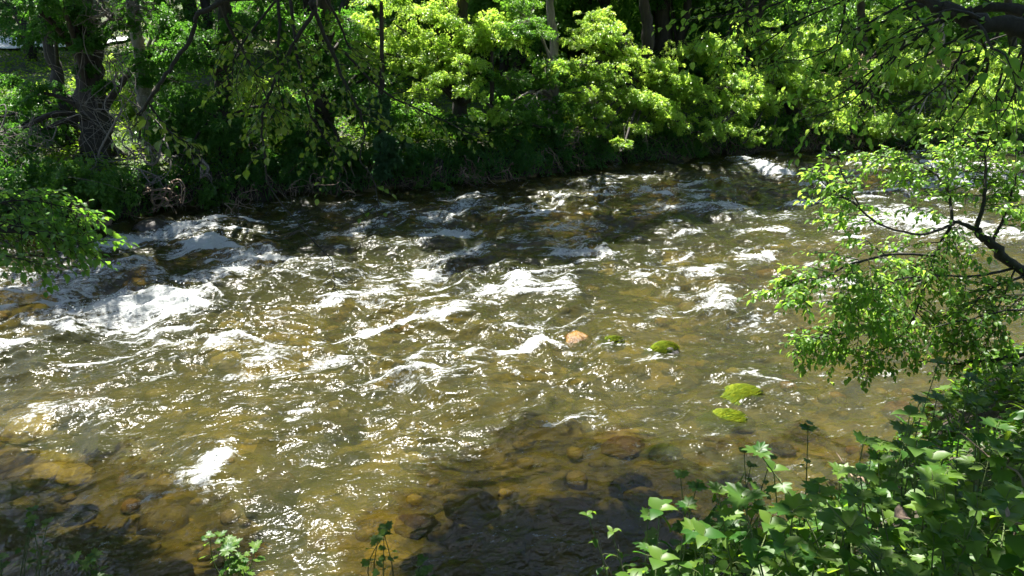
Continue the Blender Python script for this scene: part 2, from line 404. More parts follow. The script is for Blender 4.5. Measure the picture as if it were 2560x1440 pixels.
# white water: pixel segments (x1,y1,x2,y2, half thickness px, strength, lift m)
FOAM = [
 (300,610,470,578,20,1.25,.10),(330,600,420,590,16,1.1,.0),(560,690,655,640,17,1.1,.20),(655,645,720,670,12,.8,.12),
 (215,705,330,680,18,.95,.26),(330,665,400,690,14,.8,.2),(300,775,470,765,32,1.6,.18),(340,800,420,795,18,1.1,.05),
 (0,745,200,728,22,1.05,.14),(200,735,300,725,14,.9,.05),(70,812,180,815,10,1.2,.05),(0,872,40,868,15,1.4,.08),(470,715,570,705,11,1.0,.08),(0,700,120,712,14,.6,.08),
 (1095,545,1180,510,13,.95,.18),(840,600,950,565,15,.75,.12),(900,530,985,522,11,.7,.1),(840,525,880,520,8,.6,.05),(1160,490,1225,482,9,.85,.12),
 (1500,492,1530,487,7,.95,.12),(1615,492,1680,482,9,.75,.16),(1690,520,1840,522,16,1.0,.14),(1840,520,1900,540,8,.5,.05),
 (1395,575,1495,562,12,.85,.16),(1060,575,1190,572,5,.95,.05),(1125,655,1200,622,15,.95,.14),(1410,632,1510,636,10,1.25,.12),(1400,612,1470,600,9,.7,.08),
 (1235,735,1285,715,14,1.4,.12),(1100,795,1180,770,17,1.0,.12),(880,715,1180,712,8,.75,.06),(900,735,1000,725,7,.7,.03),(1150,690,1260,665,7,.6,.04),
 (1290,888,1375,860,18,1.35,.14),(1270,895,1350,890,9,1.15,.05),(1160,905,1230,895,9,.85,.03),(1180,930,1300,935,8,.65,.02),
 (1600,680,1690,680,5,1.1,.05),(1770,755,1830,725,12,.9,.08),(1700,690,1790,690,6,.8,.04),(1650,790,1720,770,8,.65,.04),(1790,770,1815,745,10,.8,.0),
 (1440,880,1560,870,12,.55,.03),(1560,868,1650,895,5,.6,.04),(1560,925,1640,900,9,.5,.02),
 (1830,935,1880,928,6,.8,.04),(1880,932,1950,965,5,.95,.05),(1770,965,1830,945,7,.55,.02),(1770,1010,1850,985,4,.9,.03),(1900,985,1940,975,9,.6,.02),
 (505,1195,570,1150,22,1.45,.16),(400,1245,510,1210,15,.85,.05),(480,1225,585,1225,9,.8,.03),(230,1265,390,1275,18,.45,.02),(540,1240,500,1260,10,.6,0),
 (1385,1068,1425,1066,7,1.2,.05),(1430,1062,1520,1052,5,.85,.04),(1690,580,1750,575,6,.8,.06),(1880,576,1960,574,6,1.05,.06),(1700,720,1760,735,7,.6,.03),
 (2180,560,2400,552,17,1.1,.14),(2300,580,2480,570,12,.9,.06),(2330,460,2560,446,14,1.1,.12),(2140,440,2190,432,8,.7,.12),(2040,712,2160,700,9,.9,.06),(2440,600,2560,585,14,.8,.06),(2200,545,2260,525,12,.8,.1),(2300,425,2440,415,6,.8,.05),
 (735,1040,768,1028,6,.9,.03),(890,830,915,805,9,.6,.03),(620,815,700,795,9,.6,.04),(610,1085,680,1070,7,.55,.03),(150,1040,260,1060,6,.4,.02),(1440,1140,1480,1115,9,.5,.02),(1560,1150,1580,1130,9,.5,.02),
 (2060,945,2150,955,6,.5,.02),(2220,945,2260,935,7,.6,.02),(2280,1000,2390,1012,3,.6,.02),(560,600,660,620,6,.4,.1),(1450,455,1610,440,7,.45,.05),(1300,520,1420,505,6,.4,.08),(1880,425,1920,415,6,.45,.06),(1960,480,2060,470,6,.35,.08),(2060,385,2150,380,3,.7,.03),
 (640,520,760,505,5,.4,.04),(990,620,1090,600,7,.5,.08),(1010,660,1110,640,7,.5,.05),(760,690,850,670,7,.45,.08),(950,690,970,700,9,.7,.05),
]
def water_fields(X, Y):
    s = X * FLOW[0] + Y * FLOW[1]; c = X * CROSS[0] + Y * CROSS[1]
    foam = np.zeros_like(X); lift = np.zeros_like(X)
    wx = .17 * fbm(X * 1.8, Y * 2.4, 5, 41); wy = .19 * fbm(X * 1.8, Y * 2.4, 5, 51)
    for (x1, y1, x2, y2, th, st, up) in FOAM:
        a = W(x1, y1)[:2]; b = W(x2, y2)[:2]; mid = (a + b) / 2
        w = .42 * np.linalg.norm(W((x1 + x2) / 2, (y1 + y2) / 2 - th)[:2] - W((x1 + x2) / 2, (y1 + y2) / 2 + th)[:2])
        reach = np.linalg.norm(b - a) / 2 + w * 6 + 1.2
        m = (np.abs(X - mid[0]) < reach) & (np.abs(Y - mid[1]) < reach)
        if not m.any(): continue
        x = X[m] + wx[m]; y = Y[m] + wy[m]
        ab = b - a; L2 = max((ab @ ab), 1e-6)
        t = np.clip(((x - a[0]) * ab[0] + (y - a[1]) * ab[1]) / L2, 0, 1)
        ex, ey = x - a[0] - t * ab[0], y - a[1] - t * ab[1]
        fl = ex * FLOW[0] + ey * FLOW[1]; ac = ex * CROSS[0] + ey * CROSS[1]
        d = np.hypot(np.where(fl > 0, fl * .55, fl * 1.25), ac)      # froth trails off downstream
        foam[m] = np.maximum(foam[m], st * np.exp(-(d / w) ** 2 * .9) )
        wl = max(w, .28)
        xs_ = x - .35 * wl * -FLOW[0]; 
        lift[m] += .45 * up * np.exp(-(d / (wl * 1.3)) ** 2)
    return s, c, foam, lift

def water_h(X, Y):
    s, c, foam, lift = water_fields(X, Y)
    yn = y_near(X); yf = y_far(X); frac = np.clip((Y - yn) / np.maximum(yf - yn, 1), 0, 1)
    rough = .35 + .65 * sstep(.03, .35, frac) 
    rough = rough * (1 - .45 * sstep(3.0, 7.0, X) * (1 - sstep(.35, .6, frac)))
    rough = rough * (.75 + .5 * sstep(-.4, .5, fbm(X * .35, Y * .35, 2, 61)))
    w1 = .35 * fbm(s * .8, c * .8, 2, 71); w2 = .35 * fbm(s * .8, c * .8, 2, 81)
    ss, cc = s + w1, c + w2
    h = .13 * noise2(ss * .62, cc * .8, 1)
    h = h + .098 * (.5 - np.abs(noise2(ss * 1.05, cc * 1.5, 2)) * 1.6)
    h = h + .042 * (.5 - np.abs(noise2(ss * 2.2 + .4 * cc, cc * 3.0, 3)) * 1.6)
    h = h + .018 * (.5 - np.abs(noise2(ss * 4.6, cc * 6.0 + .3 * ss, 4)) * 1.6)
    h = h + .007 * noise2(ss * 9, cc * 11.5, 5) + .002 * noise2(ss * 19, cc * 21, 6)
    hh = h * rough + lift * (1 + .5 * noise2(ss * 2.3, cc * 3.3, 8)) + np.clip(foam, 0, 1) * (.020 * noise2(ss * 6, cc * 9, 9) + .010 * noise2(ss * 15, cc * 19, 10))
    crest = sstep(.07, .15, h) * rough
    mid = sstep(.10, .35, frac) * (1 - sstep(.84, .97, frac)) 
    streak = sstep(.02, .65, fbm(ss * .55, cc * 2.4, 4, 91)) * sstep(-.35, .35, fbm(X * .5, Y * .5, 2, 95))
    foam = np.maximum(foam, (1.15 * crest + 1.3 * streak) * mid * rough)
    return hh, foam * .86

xs = axis(-120, -13.5, 17.5, 130, .028); ys = np.arange(2.6, 27.0, .028)
ys = np.concatenate([axis(-40, 2.6, 2.7, 2.7, .03)[:-2], ys, 27 + np.cumsum(.03 * 1.18 ** np.arange(1, 36))])
_store = {}
def zf(X, Y):
    h, fo = water_h(X, Y); _store['foam'] = fo
    return h
v, f = grid_mesh(xs, ys, zf)
# keep only the river, with a little overlap under the banks
fc = v[f[:, 0]]
keep = (fc[:, 1] > y_near(fc[:, 0]) - .8) & (fc[:, 1] < y_far(fc[:, 0]) + .8)
f = f[keep]
used = np.zeros(len(v), bool); used[f.ravel()] = True
idx = np.cumsum(used) - 1
mb = MB(); mb.add(v[used], f4=idx[f], t=_store['foam'].ravel()[used])
tag(mb.build('water', M['water'], smooth=True, attr='foam'), kind='structure')
# torn spray over the strongest white water
g = np.random.default_rng(12); mb = MB(); vv = v[used]; fo = _store['foam'].ravel()[used]
pick = g.choice(np.nonzero((fo > .85) & (vv[:, 1] > 3) & (np.abs(vv[:, 0]) < 16))[0], 3800)
oc = np.array([[1, 0, 0], [-1, 0, 0], [0, 1, 0], [0, -1, 0], [0, 0, 1], [0, 0, -1.0]]); of = np.array([[0, 2, 4], [2, 1, 4], [1, 3, 4], [3, 0, 4], [2, 0, 5], [1, 2, 5], [3, 1, 5], [0, 3, 5]])
cc = vv[pick] + np.stack([g.normal(0, .05, 3800), g.normal(0, .05, 3800), np.abs(g.normal(.01, .045, 3800))], 1); rr_ = g.uniform(.003, .012, 3800)
mb.add((cc[:, None] + oc[None] * rr_[:, None, None] * g.uniform(.6, 1.5, (3800, 6, 1))).reshape(-1, 3), f3=(of[None] + (np.arange(3800) * 6)[:, None, None]).reshape(-1, 3), t=1.0)
tag(mb.build('spray', M['spray'], smooth=True), 'white droplets thrown up over the breaking crests', 'spray', kind='stuff')

# ------------------------------------------------------------------ rocks
def ico(sub):
    import bmesh
    bm = bmesh.new(); bmesh.ops.create_icosphere(bm, subdivisions=sub, radius=1)
    v = np.array([q.co[:] for q in bm.verts]); f = np.array([[w.index for w in q.verts] for q in bm.faces]); bm.free()
    return v, f
ICO2, ICO4 = ico(2), ico(4)

def rock_verts(base, c, r, seed, amp=.22):
    v = base.copy()
    n = amp * (noise2(v[:, 0] * 1.3 + v[:, 2], v[:, 1] * 1.3 - v[:, 2], seed) + .5 * noise2(v[:, 0] * 2.9 - v[:, 2] * 2, v[:, 1] * 2.9 + v[:, 2] * 1.7, seed + 3))
    v = v * (1 + n)[:, None]
    a = seed * 1.7; ca, sa = math.cos(a), math.sin(a)
    v = np.stack([v[:, 0] * r[0], v[:, 1] * r[1], v[:, 2] * r[2]], 1)
    v = np.stack([v[:, 0] * ca - v[:, 1] * sa, v[:, 0] * sa + v[:, 1] * ca, v[:, 2]], 1)
    return v + np.asarray(c)

def water_at(x, y):
    return float(water_h(np.array([[x]]), np.array([[y]]))[0][0, 0])

def boulder(px, py, wpx, hf, top, mat, label, seed, name='boulder', deep=False):
    """stone whose top shows at a pixel; top = height over the local water surface"""
    c = W(px, py); 
    zt = water_at(c[0], c[1]) + (top if top > -.015 else top * 2.4 - .08)
    c = W(px, py, zt * .6)
    rx = wpx / F_PX * np.linalg.norm(c - CAMP) / 2
    rz = rx * hf; 
    mb = MB(); mb.add(rock_verts(ICO4[0], (0, 0, 0), (rx, rx * .85, rz), seed * 0 + seed % 2 * 0), f3=ICO4[1]) if False else mb_add(mb := MB(), rx, rz, seed)
    o = mb.build(name, M[mat], smooth=True)
    o.location = (c[0], c[1], zt - rz)
    tag(o, label, 'rock')
    return o, c, rx, rz, zt

def mb_add(mb, rx, rz, seed):
    v = rock_verts(ICO4[0], (0, 0, 0), (rx, rx * .82, rz), seed)
    mb.add(v, f3=ICO4[1])

def algae_on(o, rx, rz, n, seed):
    """long green strands trailing downstream over a stone"""
    g = np.random.default_rng(seed); mb = MB()
    for i in range(n):
        a = g.uniform(0, 2 * math.pi); q = math.sqrt(g.uniform(0, 1)) * .93
        x, y = q * math.cos(a) * rx, q * math.sin(a) * rx * .82
        L = rx * g.uniform(.35, .9); k = 5
        dirv = FLOW + CROSS * g.normal(0, .22)
        pts = []
        for u in np.linspace(0, 1, k):
            xx, yy = x + dirv[0] * L * u, y + dirv[1] * L * u
            e = 1 - (xx / rx) ** 2 - (yy / (rx * .82)) ** 2
            zz = rz * math.sqrt(max(e, 0)) * 1.04 + g.uniform(.002, .016) if e > 0 else max(-.12 * rx, -.25 * rz + 0)
            if e <= 0: zz = rz * .25 * (1 + e)
            pts.append([xx, yy, zz])
        pts = np.array(pts); sd = np.array([CROSS[0], CROSS[1], 0]) * g.uniform(.006, .011)
        wd = np.array([.5, 1, 1, .8, .15])[:, None]
        vv = np.concatenate([pts - sd * wd, pts + sd * wd + np.array([0, 0, .004])])
        ff = [[j, j + 1, k + j + 1, k + j] for j in range(k - 1)]
        mb.add(vv, f4=ff, t=np.clip(g.normal(.5, .25), 0, 1))
    a = mb.build('algae', M['algae'], smooth=False)
    a.parent = o
    return a

for (px, py, w, hf, top, mat, lab, sd, alg) in [
    (1445, 838, 86, .5, .05, 'rock_orange', 'orange wet boulder just breaking the surface beside white foam', 3, 0),
    (1535, 852, 62, .55, .03, 'rock_dark', 'low green algae-covered stone between the orange boulder and the round mossy one', 4, 170),
    (1664, 868, 76, .62, .075, 'rock_dark', 'round boulder wearing a thick dome of bright green algae strands', 5, 420),
    (1862, 978, 100, .30, .008, 'rock_dark', 'flat algae-covered stone inside the curved white ripple', 6, 420),
    (1822, 1036, 112, .34, .025, 'rock_dark', 'algae-covered stone with a long trailing green tail nearest the shaded water', 7, 460),
    (1940, 914, 56, .45, -.02, 'rock_dark', 'small dim green stone under water upstream of the curved ripple', 8, 150),
    (1664, 1112, 80, .45, -.02, 'rock_dark', 'submerged greenish stone at the edge of the shadow near the bank plants', 9, 150),
    (675, 1185, 150, .6, -.05, 'rock_brown', 'big dark brown speckled boulder beside the white splash', 12, 0),
    (858, 1035, 100, .62, -.04, 'rock_brown', 'dark red-brown boulder alone in mid river', 13, 0),
    (1975, 948, 44, .5, -.02, 'rock_red', 'small orange-red stone right of the curved ripple', 14, 0),
    (2255, 990, 74, .5, -.08, 'rock_red', 'reddish submerged stone near the right bank plants', 15, 0),
    (1482, 718, 48, .45, -.01, 'rock_orange', 'yellow-orange stone under thin water in mid river', 16, 0),
    (1520, 665, 48, .42, -.02, 'rock_yellow', 'small ochre stone downstream of the far white crest', 17, 0),
    (1690, 640, 70, .27, -.04, 'rock_yellow', 'faint ochre slab under the water toward the far side', 18, 0),
    (1000, 800, 60, .27, -.03, 'rock_red', 'rusty submerged stone left of the middle white crest', 19, 0),
    (70, 1045, 120, .27, -.06, 'rock_yellow', 'yellow submerged stone close to the left edge', 20, 0),
    (60, 1165, 130, .27, -.05, 'rock_yellow', 'golden submerged stone beside the dark water at lower left', 21, 0),
    (175, 1155, 90, .27, -.06, 'rock_yellow', 'smaller golden stone under water at lower left', 22, 0),
    (200, 985, 130, .27, -.05, 'rock_brown', 'broad dark submerged stone in the left of the river', 23, 0),
    (575, 795, 60, .27, -.06, 'rock_yellow', 'yellow stone glowing under water below the big white splash', 24, 0),
    (560, 880, 90, .27, -.08, 'rock_yellow', 'wide yellow-green submerged stone in the left middle of the river', 25, 0),
    (1040, 1275, 110, .27, -.07, 'rock_orange', 'amber submerged stone at the edge of the near shadow', 26, 0),
    (790, 1345, 56, .27, -.05, 'rock_orange', 'small amber stone under shallow water at the bottom', 27, 0),
    (620, 1240, 40, .27, -.04, 'rock_orange', 'tiny amber stone below the brown speckled boulder', 28, 0),
    (1180, 1225, 150, .27, -.08, 'rock_yellow', 'large tawny submerged slab by the diagonal shadow edge', 29, 0),
    (1560, 1090, 110, .27, -.07, 'rock_orange', 'tawny submerged stone left of the greenish shaded stone', 30, 0),
    (1430, 1250, 110, .27, -.05, 'rock_red', 'brown submerged stone inside the near shadow', 31, 0),
    (1840, 690, 80, .27, -.03, 'rock_brown', 'dark brown stone under water left of the leaning tree sprays', 32, 0),
    (375, 558, 80, .6, .12, 'rock_dark', 'black wet boulder splitting the white water under the far bank', 33, 0)]:
    o, c, rx, rz, zt = boulder(px, py, w, hf, top, mat, lab, sd)
    if alg: algae_on(o, rx, rz, alg, sd)

# broken pale rock in the far bank
c = W(285, 540); mb = MB()
for k in range(7):
    v = rock_verts(ICO2[0], (rng.normal(0, .22), rng.normal(0, .15), .1 + k * .07), (.26, .16, .10), 50 + k, .3); mb.add(v, f3=ICO2[1])
o = mb.build('bank_rock', M['rock_bank']); o.location = (c[0], y_far(c[0]) - .05, 0)
tag(o, 'broken brown rock outcrop in the far bank beside the white water', 'rock')

# cobbles on the bed: too many to count
mb = MB(); g = np.random.default_rng(3); n = 1500
cx = g.uniform(-13, 17, n * 2); cy = g.uniform(3.5, 25, n * 2)
m = (cy > y_near(cx) + .5) & (cy < y_far(cx) - .6); cx, cy = cx[m][:n], cy[m][:n]
for i in range(len(cx)):
    r = min(.06 * math.exp(g.normal(.25, .5)), .20)
    v = rock_verts(ICO2[0], (cx[i], cy[i], gz(cx[i], cy[i]) + r * .2), (r * 1.25, r, r * .55), 100 + i, .18)
    mb.add(v, f3=ICO2[1], t=np.clip(g.normal(.5, .26), 0, 1))
tag(mb.build('cobbles', M['cobble'], smooth=True), 'brown and golden stones covering the river bed', 'cobbles', kind='stuff')

# ------------------------------------------------------------------ foliage makers
def clump_leaves(mb, c, rad, n, size, tpl=T_SMALL, spray=70, flat=.45, out=None, tdark=0.0, hang=.15, face=.35):
    """leaves gathered in flattish sprays spread through an ellipsoid"""
    k = max(int(n / spray), 3)
    u = nrm(rng.normal(0, 1, (k, 3))) * (rng.uniform(0, 1, (k, 1)) ** .42)
    o = np.asarray(c) + u * np.asarray(rad)
    ax = u.copy(); ax[:, 2] *= .25; ax = nrm(ax + rng.normal(0, .35, (k, 3)) * [1, 1, .4] + ([0, -.25, -hang] if out is None else out))
    ln = rng.uniform(.35, .75, k) * np.mean(rad) * .9 + .12
    nr = nrm(np.array([0, 0, .5]) + SUN * .7 + .5 * rng.normal(0, 1, (k, 3)) + face * u)
    sd = nrm(np.cross(nr, ax)); nr = np.cross(ax, sd) * -1; nr *= np.sign(nr[:, 2:3] + 1e-6)
    m = spray
    a = rng.uniform(0, 1, (k, m, 1)); b = rng.uniform(-1, 1, (k, m, 1)) * (1 - .65 * a) * flat
    pos = o[:, None] + ln[:, None, None] * (ax[:, None] * (a - .35) + sd[:, None] * b + nr[:, None] * rng.normal(0, .09, (k, m, 1)) - np.array([0, 0, .16]) * a * a)
    d = ax[:, None] * .8 + sd[:, None] * np.sign(b) * rng.uniform(.2, 1.2, (k, m, 1)) + rng.normal(0, .25, (k, m, 3)) - np.array([0, 0, .18])
    nn = nr[:, None] + rng.normal(0, .38, (k, m, 3))
    t = np.clip(rng.uniform(0, 1, (k, m)) * .6 + rng.uniform(0, .4, (k, 1)) - tdark, 0, 1)
    sz = size * rng.uniform(.65, 1.25, k * m)
    leaves(mb, pos.reshape(-1, 3), d.reshape(-1, 3), nn.reshape(-1, 3), sz, tpl, t.reshape(-1))
    return o, ax, ln

def bank_d(px):
    xs_ = [q[0] for q in _fe]; ys_ = [q[1] for q in _fe]
    return float(W(px, np.interp(px, xs_, ys_))[1])

def wobble(a, b, n=7, amp=.06):
    a = np.asarray(a, float); b = np.asarray(b, float)
    t = np.linspace(0, 1, n)[:, None]; L = np.linalg.norm(b - a)
    w = rng.normal(0, amp * L, (n, 3)) * np.sin(t * math.pi)
    return a + (b - a) * t + w * .6

def far_tree(name, label, basepx, off, r, toppx, clumps, leafmat, high=(), size=.062, group=None, dens=1.0, bark='bark', cat='tree', twigs=True):
    """basepx: pixel x of the foot; off: metres behind the water's edge; clumps: (px,py,offset,radius px)"""
    d0 = bank_d(basepx) + off
    x0 = (basepx - CX) / F_PX * (d0 / math.cos(PITCH)) ; x0 = P(basepx, 380, d0)[0]
    z0 = float(gz(x0, d0)) - .12
    root = thing(name, label, cat, (x0, d0, z0), group)
    wood = MB(); lf = MB()
    top = P(toppx[0], toppx[1], d0 + toppx[2])
    spine = wobble((x0, d0, z0), top, 9, .025)
    up = spine[-1] + (spine[-1] - spine[-3]) * .8 + np.array([0, .2, 1.2])
    spine = np.vstack([spine, spine[-1] * .5 + up * .5, up] + ([up + np.array([.1, .1, 1.2]), up + np.array([.1, .2, 2.4])] if high else []))
    tube(wood, smooth_line(spine, 3), r * 1.15, r * .45, 9, knob=.12)
    for a in range(5):     # root flare
        q = a * 1.256 + rng.uniform(0, .6)
        tube(wood, smooth_line([(x0, d0, z0 + r * 2.2), (x0 + math.cos(q) * r * 1.2, d0 + math.sin(q) * r * 1.2, z0 + r * .7), (x0 + math.cos(q) * r * 2.6, d0 + math.sin(q) * r * 2.6, z0 - .05)], 3), r * .5, r * .12, 5)
    if name != 'big_leaved_maple':
        clumps = list(clumps) + [(px + rng.uniform(-75, 75), min(max(py + rng.uniform(-70, 60), 5), 330), o + rng.uniform(.3, 1.4), rp * .85) for (px, py, o, rp) in clumps]
    if leafmat == 'leaf_bright':      # boughs stepped back with height, so the sun behind reaches each one
        clumps = [(px, py, -1.15 + (360 - py) / 360 * 3.7 + rng.uniform(-.25, .25), rp) for (px, py, o, rp) in clumps]
    allc = [(P(px, py, bank_d(px) + o), rp / F_PX * (bank_d(px) + o) * 1.05) for (px, py, o, rp) in clumps]
    allc += [(np.array([hx, hy + 2.2, hz]), hr) for (hx, hy, hz, hr) in high if leafmat != 'leaf_bright']
    lit_pts = LITFAR
    if high:      # unseen upper boughs, placed over the water to shade it along the bank
        pxs = [q[0] for q in clumps]
        for px in np.arange(min(pxs) - 20, max(pxs) + 20, 62):
            for (zz, oo_) in (((5.3, -1.3), (5.8, -2.0), (6.6, -2.5), (7.2, -2.0)) if px > 1000 else ((5.15, -.8), (5.9, -1.0))):
                dd = bank_d(px) + oo_ + rng.uniform(-.3, .3); q = P(px + rng.uniform(-25, 25), 60, dd)
                hc, hr_ = np.array([q[0], dd, zz + rng.uniform(-.15, .25)]), rng.uniform(.6, .9)
                if any((hc - lp_) @ SUN > 0 and np.linalg.norm(hc - lp_ - SUN * ((hc - lp_) @ SUN)) < hr_ + .15 for lp_ in lit_pts): continue
                if rng.uniform() < .85: allc.append((hc, hr_))
    for c, rr in allc:
        rad = (rr * 1.05, rr * .9, rr * .75)
        n = int(dens * 2700 * rr * rr * (.075 / size) ** 2 * 1.5)
        oo, aa, ll = [], [], []
        for q in range(7):
            dv = rng.normal(0, 1, 3); dv = dv / np.linalg.norm(dv) * rng.uniform(.15, .85) * np.array(rad)
            if q == 0: dv = dv * 0
            k_ = rng.uniform(.75, 1.2)
            r_ = clump_leaves(lf, c + dv, (rr * .55 * k_, rr * .5 * k_, rr * .17), int(n / 7 * k_), size, face=.12, flat=.6)
            oo.append(r_[0]); aa.append(r_[1]); ll.append(r_[2])
        o, ax, ln = np.concatenate(oo), np.concatenate(aa), np.concatenate(ll)
        k = int(np.argmin(np.abs(spine[:, 2] - (c[2] - rr * .9 - .5 * np.linalg.norm(spine[:, :2] - c[:2], axis=1).min()))))
        k = min(max(k, 2), len(spine) - 1)
        if c[2] > 4.9: k = int(np.argmin(np.abs(spine[:, 2] - max(c[2] - .3, 5.4))))
        st = spine[k]; mid = (st + c) / 2 + np.array([0, 0, .12 * np.linalg.norm(c - st)])
        limb = smooth_line([st, mid, c, c + (c - st) * .12], 4)
        tube(wood, limb, max(r * .28, .02), .010, 6)
        if twigs:
            for q in rng.permutation(len(o))[:10]:
                tube(wood, wobble(limb[rng.integers(4, len(limb))], o[q] + ax[q] * ln[q] * .5, 5, .08), .010, .003, 3)
    wood.build('trunk', M[bark], root, smooth=True)
    lf.build('crown', M[leafmat], root)
    return root

LITFAR = [P(px, py, bank_d(px) - 1.15 + (360 - py) / 360 * 3.7) for px in range(940, 2560, 60) for py in (60, 130, 200, 270, 330) if not (1180 < px < 1440 and py > 210) and not (px < 1100 and py > 200)]
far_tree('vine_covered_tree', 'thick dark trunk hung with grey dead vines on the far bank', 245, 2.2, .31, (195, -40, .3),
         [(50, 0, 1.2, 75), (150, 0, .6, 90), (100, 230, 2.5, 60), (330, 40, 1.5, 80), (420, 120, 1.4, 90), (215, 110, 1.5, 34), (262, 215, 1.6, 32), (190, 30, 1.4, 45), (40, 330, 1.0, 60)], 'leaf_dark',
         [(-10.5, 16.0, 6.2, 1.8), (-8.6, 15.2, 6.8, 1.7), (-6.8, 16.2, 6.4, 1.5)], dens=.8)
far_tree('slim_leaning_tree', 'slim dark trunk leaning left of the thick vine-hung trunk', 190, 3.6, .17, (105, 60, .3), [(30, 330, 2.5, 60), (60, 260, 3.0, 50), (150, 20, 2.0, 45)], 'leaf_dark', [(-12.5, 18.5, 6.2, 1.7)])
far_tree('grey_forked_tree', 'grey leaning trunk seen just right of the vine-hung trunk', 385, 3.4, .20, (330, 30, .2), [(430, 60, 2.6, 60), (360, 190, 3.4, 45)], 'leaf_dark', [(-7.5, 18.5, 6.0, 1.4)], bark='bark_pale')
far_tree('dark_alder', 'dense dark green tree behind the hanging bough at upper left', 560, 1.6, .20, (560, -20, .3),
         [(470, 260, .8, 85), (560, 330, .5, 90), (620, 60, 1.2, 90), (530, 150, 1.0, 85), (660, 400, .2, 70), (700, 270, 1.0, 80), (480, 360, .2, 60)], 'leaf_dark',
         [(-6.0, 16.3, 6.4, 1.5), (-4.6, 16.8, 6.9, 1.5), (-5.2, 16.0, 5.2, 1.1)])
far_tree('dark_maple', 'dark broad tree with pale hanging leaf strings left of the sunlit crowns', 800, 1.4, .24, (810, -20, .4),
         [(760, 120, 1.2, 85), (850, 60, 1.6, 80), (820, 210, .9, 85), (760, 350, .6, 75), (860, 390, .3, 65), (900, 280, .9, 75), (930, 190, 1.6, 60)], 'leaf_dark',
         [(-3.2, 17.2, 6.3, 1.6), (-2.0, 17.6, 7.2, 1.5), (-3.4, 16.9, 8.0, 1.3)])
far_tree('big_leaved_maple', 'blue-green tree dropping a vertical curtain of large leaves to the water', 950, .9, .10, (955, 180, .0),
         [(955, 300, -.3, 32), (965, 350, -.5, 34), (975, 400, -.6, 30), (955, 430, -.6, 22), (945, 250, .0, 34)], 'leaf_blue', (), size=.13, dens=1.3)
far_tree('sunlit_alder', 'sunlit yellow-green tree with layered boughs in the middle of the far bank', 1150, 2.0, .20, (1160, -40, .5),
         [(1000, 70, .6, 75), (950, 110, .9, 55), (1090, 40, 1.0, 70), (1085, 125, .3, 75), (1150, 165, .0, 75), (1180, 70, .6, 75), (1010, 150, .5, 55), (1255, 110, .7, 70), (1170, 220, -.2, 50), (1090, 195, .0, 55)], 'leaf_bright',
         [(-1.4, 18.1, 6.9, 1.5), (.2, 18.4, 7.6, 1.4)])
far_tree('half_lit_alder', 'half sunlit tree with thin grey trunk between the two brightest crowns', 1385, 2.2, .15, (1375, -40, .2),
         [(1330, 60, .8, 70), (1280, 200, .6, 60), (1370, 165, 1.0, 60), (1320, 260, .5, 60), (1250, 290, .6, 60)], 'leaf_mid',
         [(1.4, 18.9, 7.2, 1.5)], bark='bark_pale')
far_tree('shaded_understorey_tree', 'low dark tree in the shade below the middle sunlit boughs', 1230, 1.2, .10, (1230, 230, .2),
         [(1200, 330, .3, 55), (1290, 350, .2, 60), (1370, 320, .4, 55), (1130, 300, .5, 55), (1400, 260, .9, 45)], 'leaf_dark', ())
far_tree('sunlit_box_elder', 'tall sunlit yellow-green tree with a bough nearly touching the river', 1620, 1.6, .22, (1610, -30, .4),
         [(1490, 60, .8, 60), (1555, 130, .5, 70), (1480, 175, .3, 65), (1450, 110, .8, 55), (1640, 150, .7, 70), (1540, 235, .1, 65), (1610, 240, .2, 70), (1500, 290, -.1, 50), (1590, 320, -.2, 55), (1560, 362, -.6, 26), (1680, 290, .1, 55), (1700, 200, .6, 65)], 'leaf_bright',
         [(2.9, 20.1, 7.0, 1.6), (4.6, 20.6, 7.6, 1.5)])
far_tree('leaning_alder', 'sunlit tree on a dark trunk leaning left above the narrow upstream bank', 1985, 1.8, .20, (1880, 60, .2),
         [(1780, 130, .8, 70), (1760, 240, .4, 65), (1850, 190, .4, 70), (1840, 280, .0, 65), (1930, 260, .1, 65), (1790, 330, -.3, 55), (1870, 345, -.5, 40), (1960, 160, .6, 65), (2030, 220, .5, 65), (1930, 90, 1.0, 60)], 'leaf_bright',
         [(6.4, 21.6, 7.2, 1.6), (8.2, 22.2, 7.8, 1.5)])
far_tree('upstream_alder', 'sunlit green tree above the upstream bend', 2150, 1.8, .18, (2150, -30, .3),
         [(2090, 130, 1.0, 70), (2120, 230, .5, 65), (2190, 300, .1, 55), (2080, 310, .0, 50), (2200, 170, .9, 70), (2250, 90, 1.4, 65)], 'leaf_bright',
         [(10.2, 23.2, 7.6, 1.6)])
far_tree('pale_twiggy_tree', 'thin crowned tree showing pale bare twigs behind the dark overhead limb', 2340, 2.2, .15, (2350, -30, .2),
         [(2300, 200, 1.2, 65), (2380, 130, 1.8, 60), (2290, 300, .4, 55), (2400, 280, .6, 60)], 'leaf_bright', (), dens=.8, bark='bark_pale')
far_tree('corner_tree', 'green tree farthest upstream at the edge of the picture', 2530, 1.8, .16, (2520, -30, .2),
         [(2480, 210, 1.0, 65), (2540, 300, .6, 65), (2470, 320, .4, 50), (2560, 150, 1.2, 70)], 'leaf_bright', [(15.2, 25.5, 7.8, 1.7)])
far_tree('stout_tree', 'stout dark trunk standing deeper in the wood behind the sunlit boughs', 1650, 6.0, .34, (1655, -80, .1), [(1600, -60, 6, 90), (1720, -50, 6, 80)], 'leaf_dark', [(5.4, 27.5, 7.4, 1.6)])

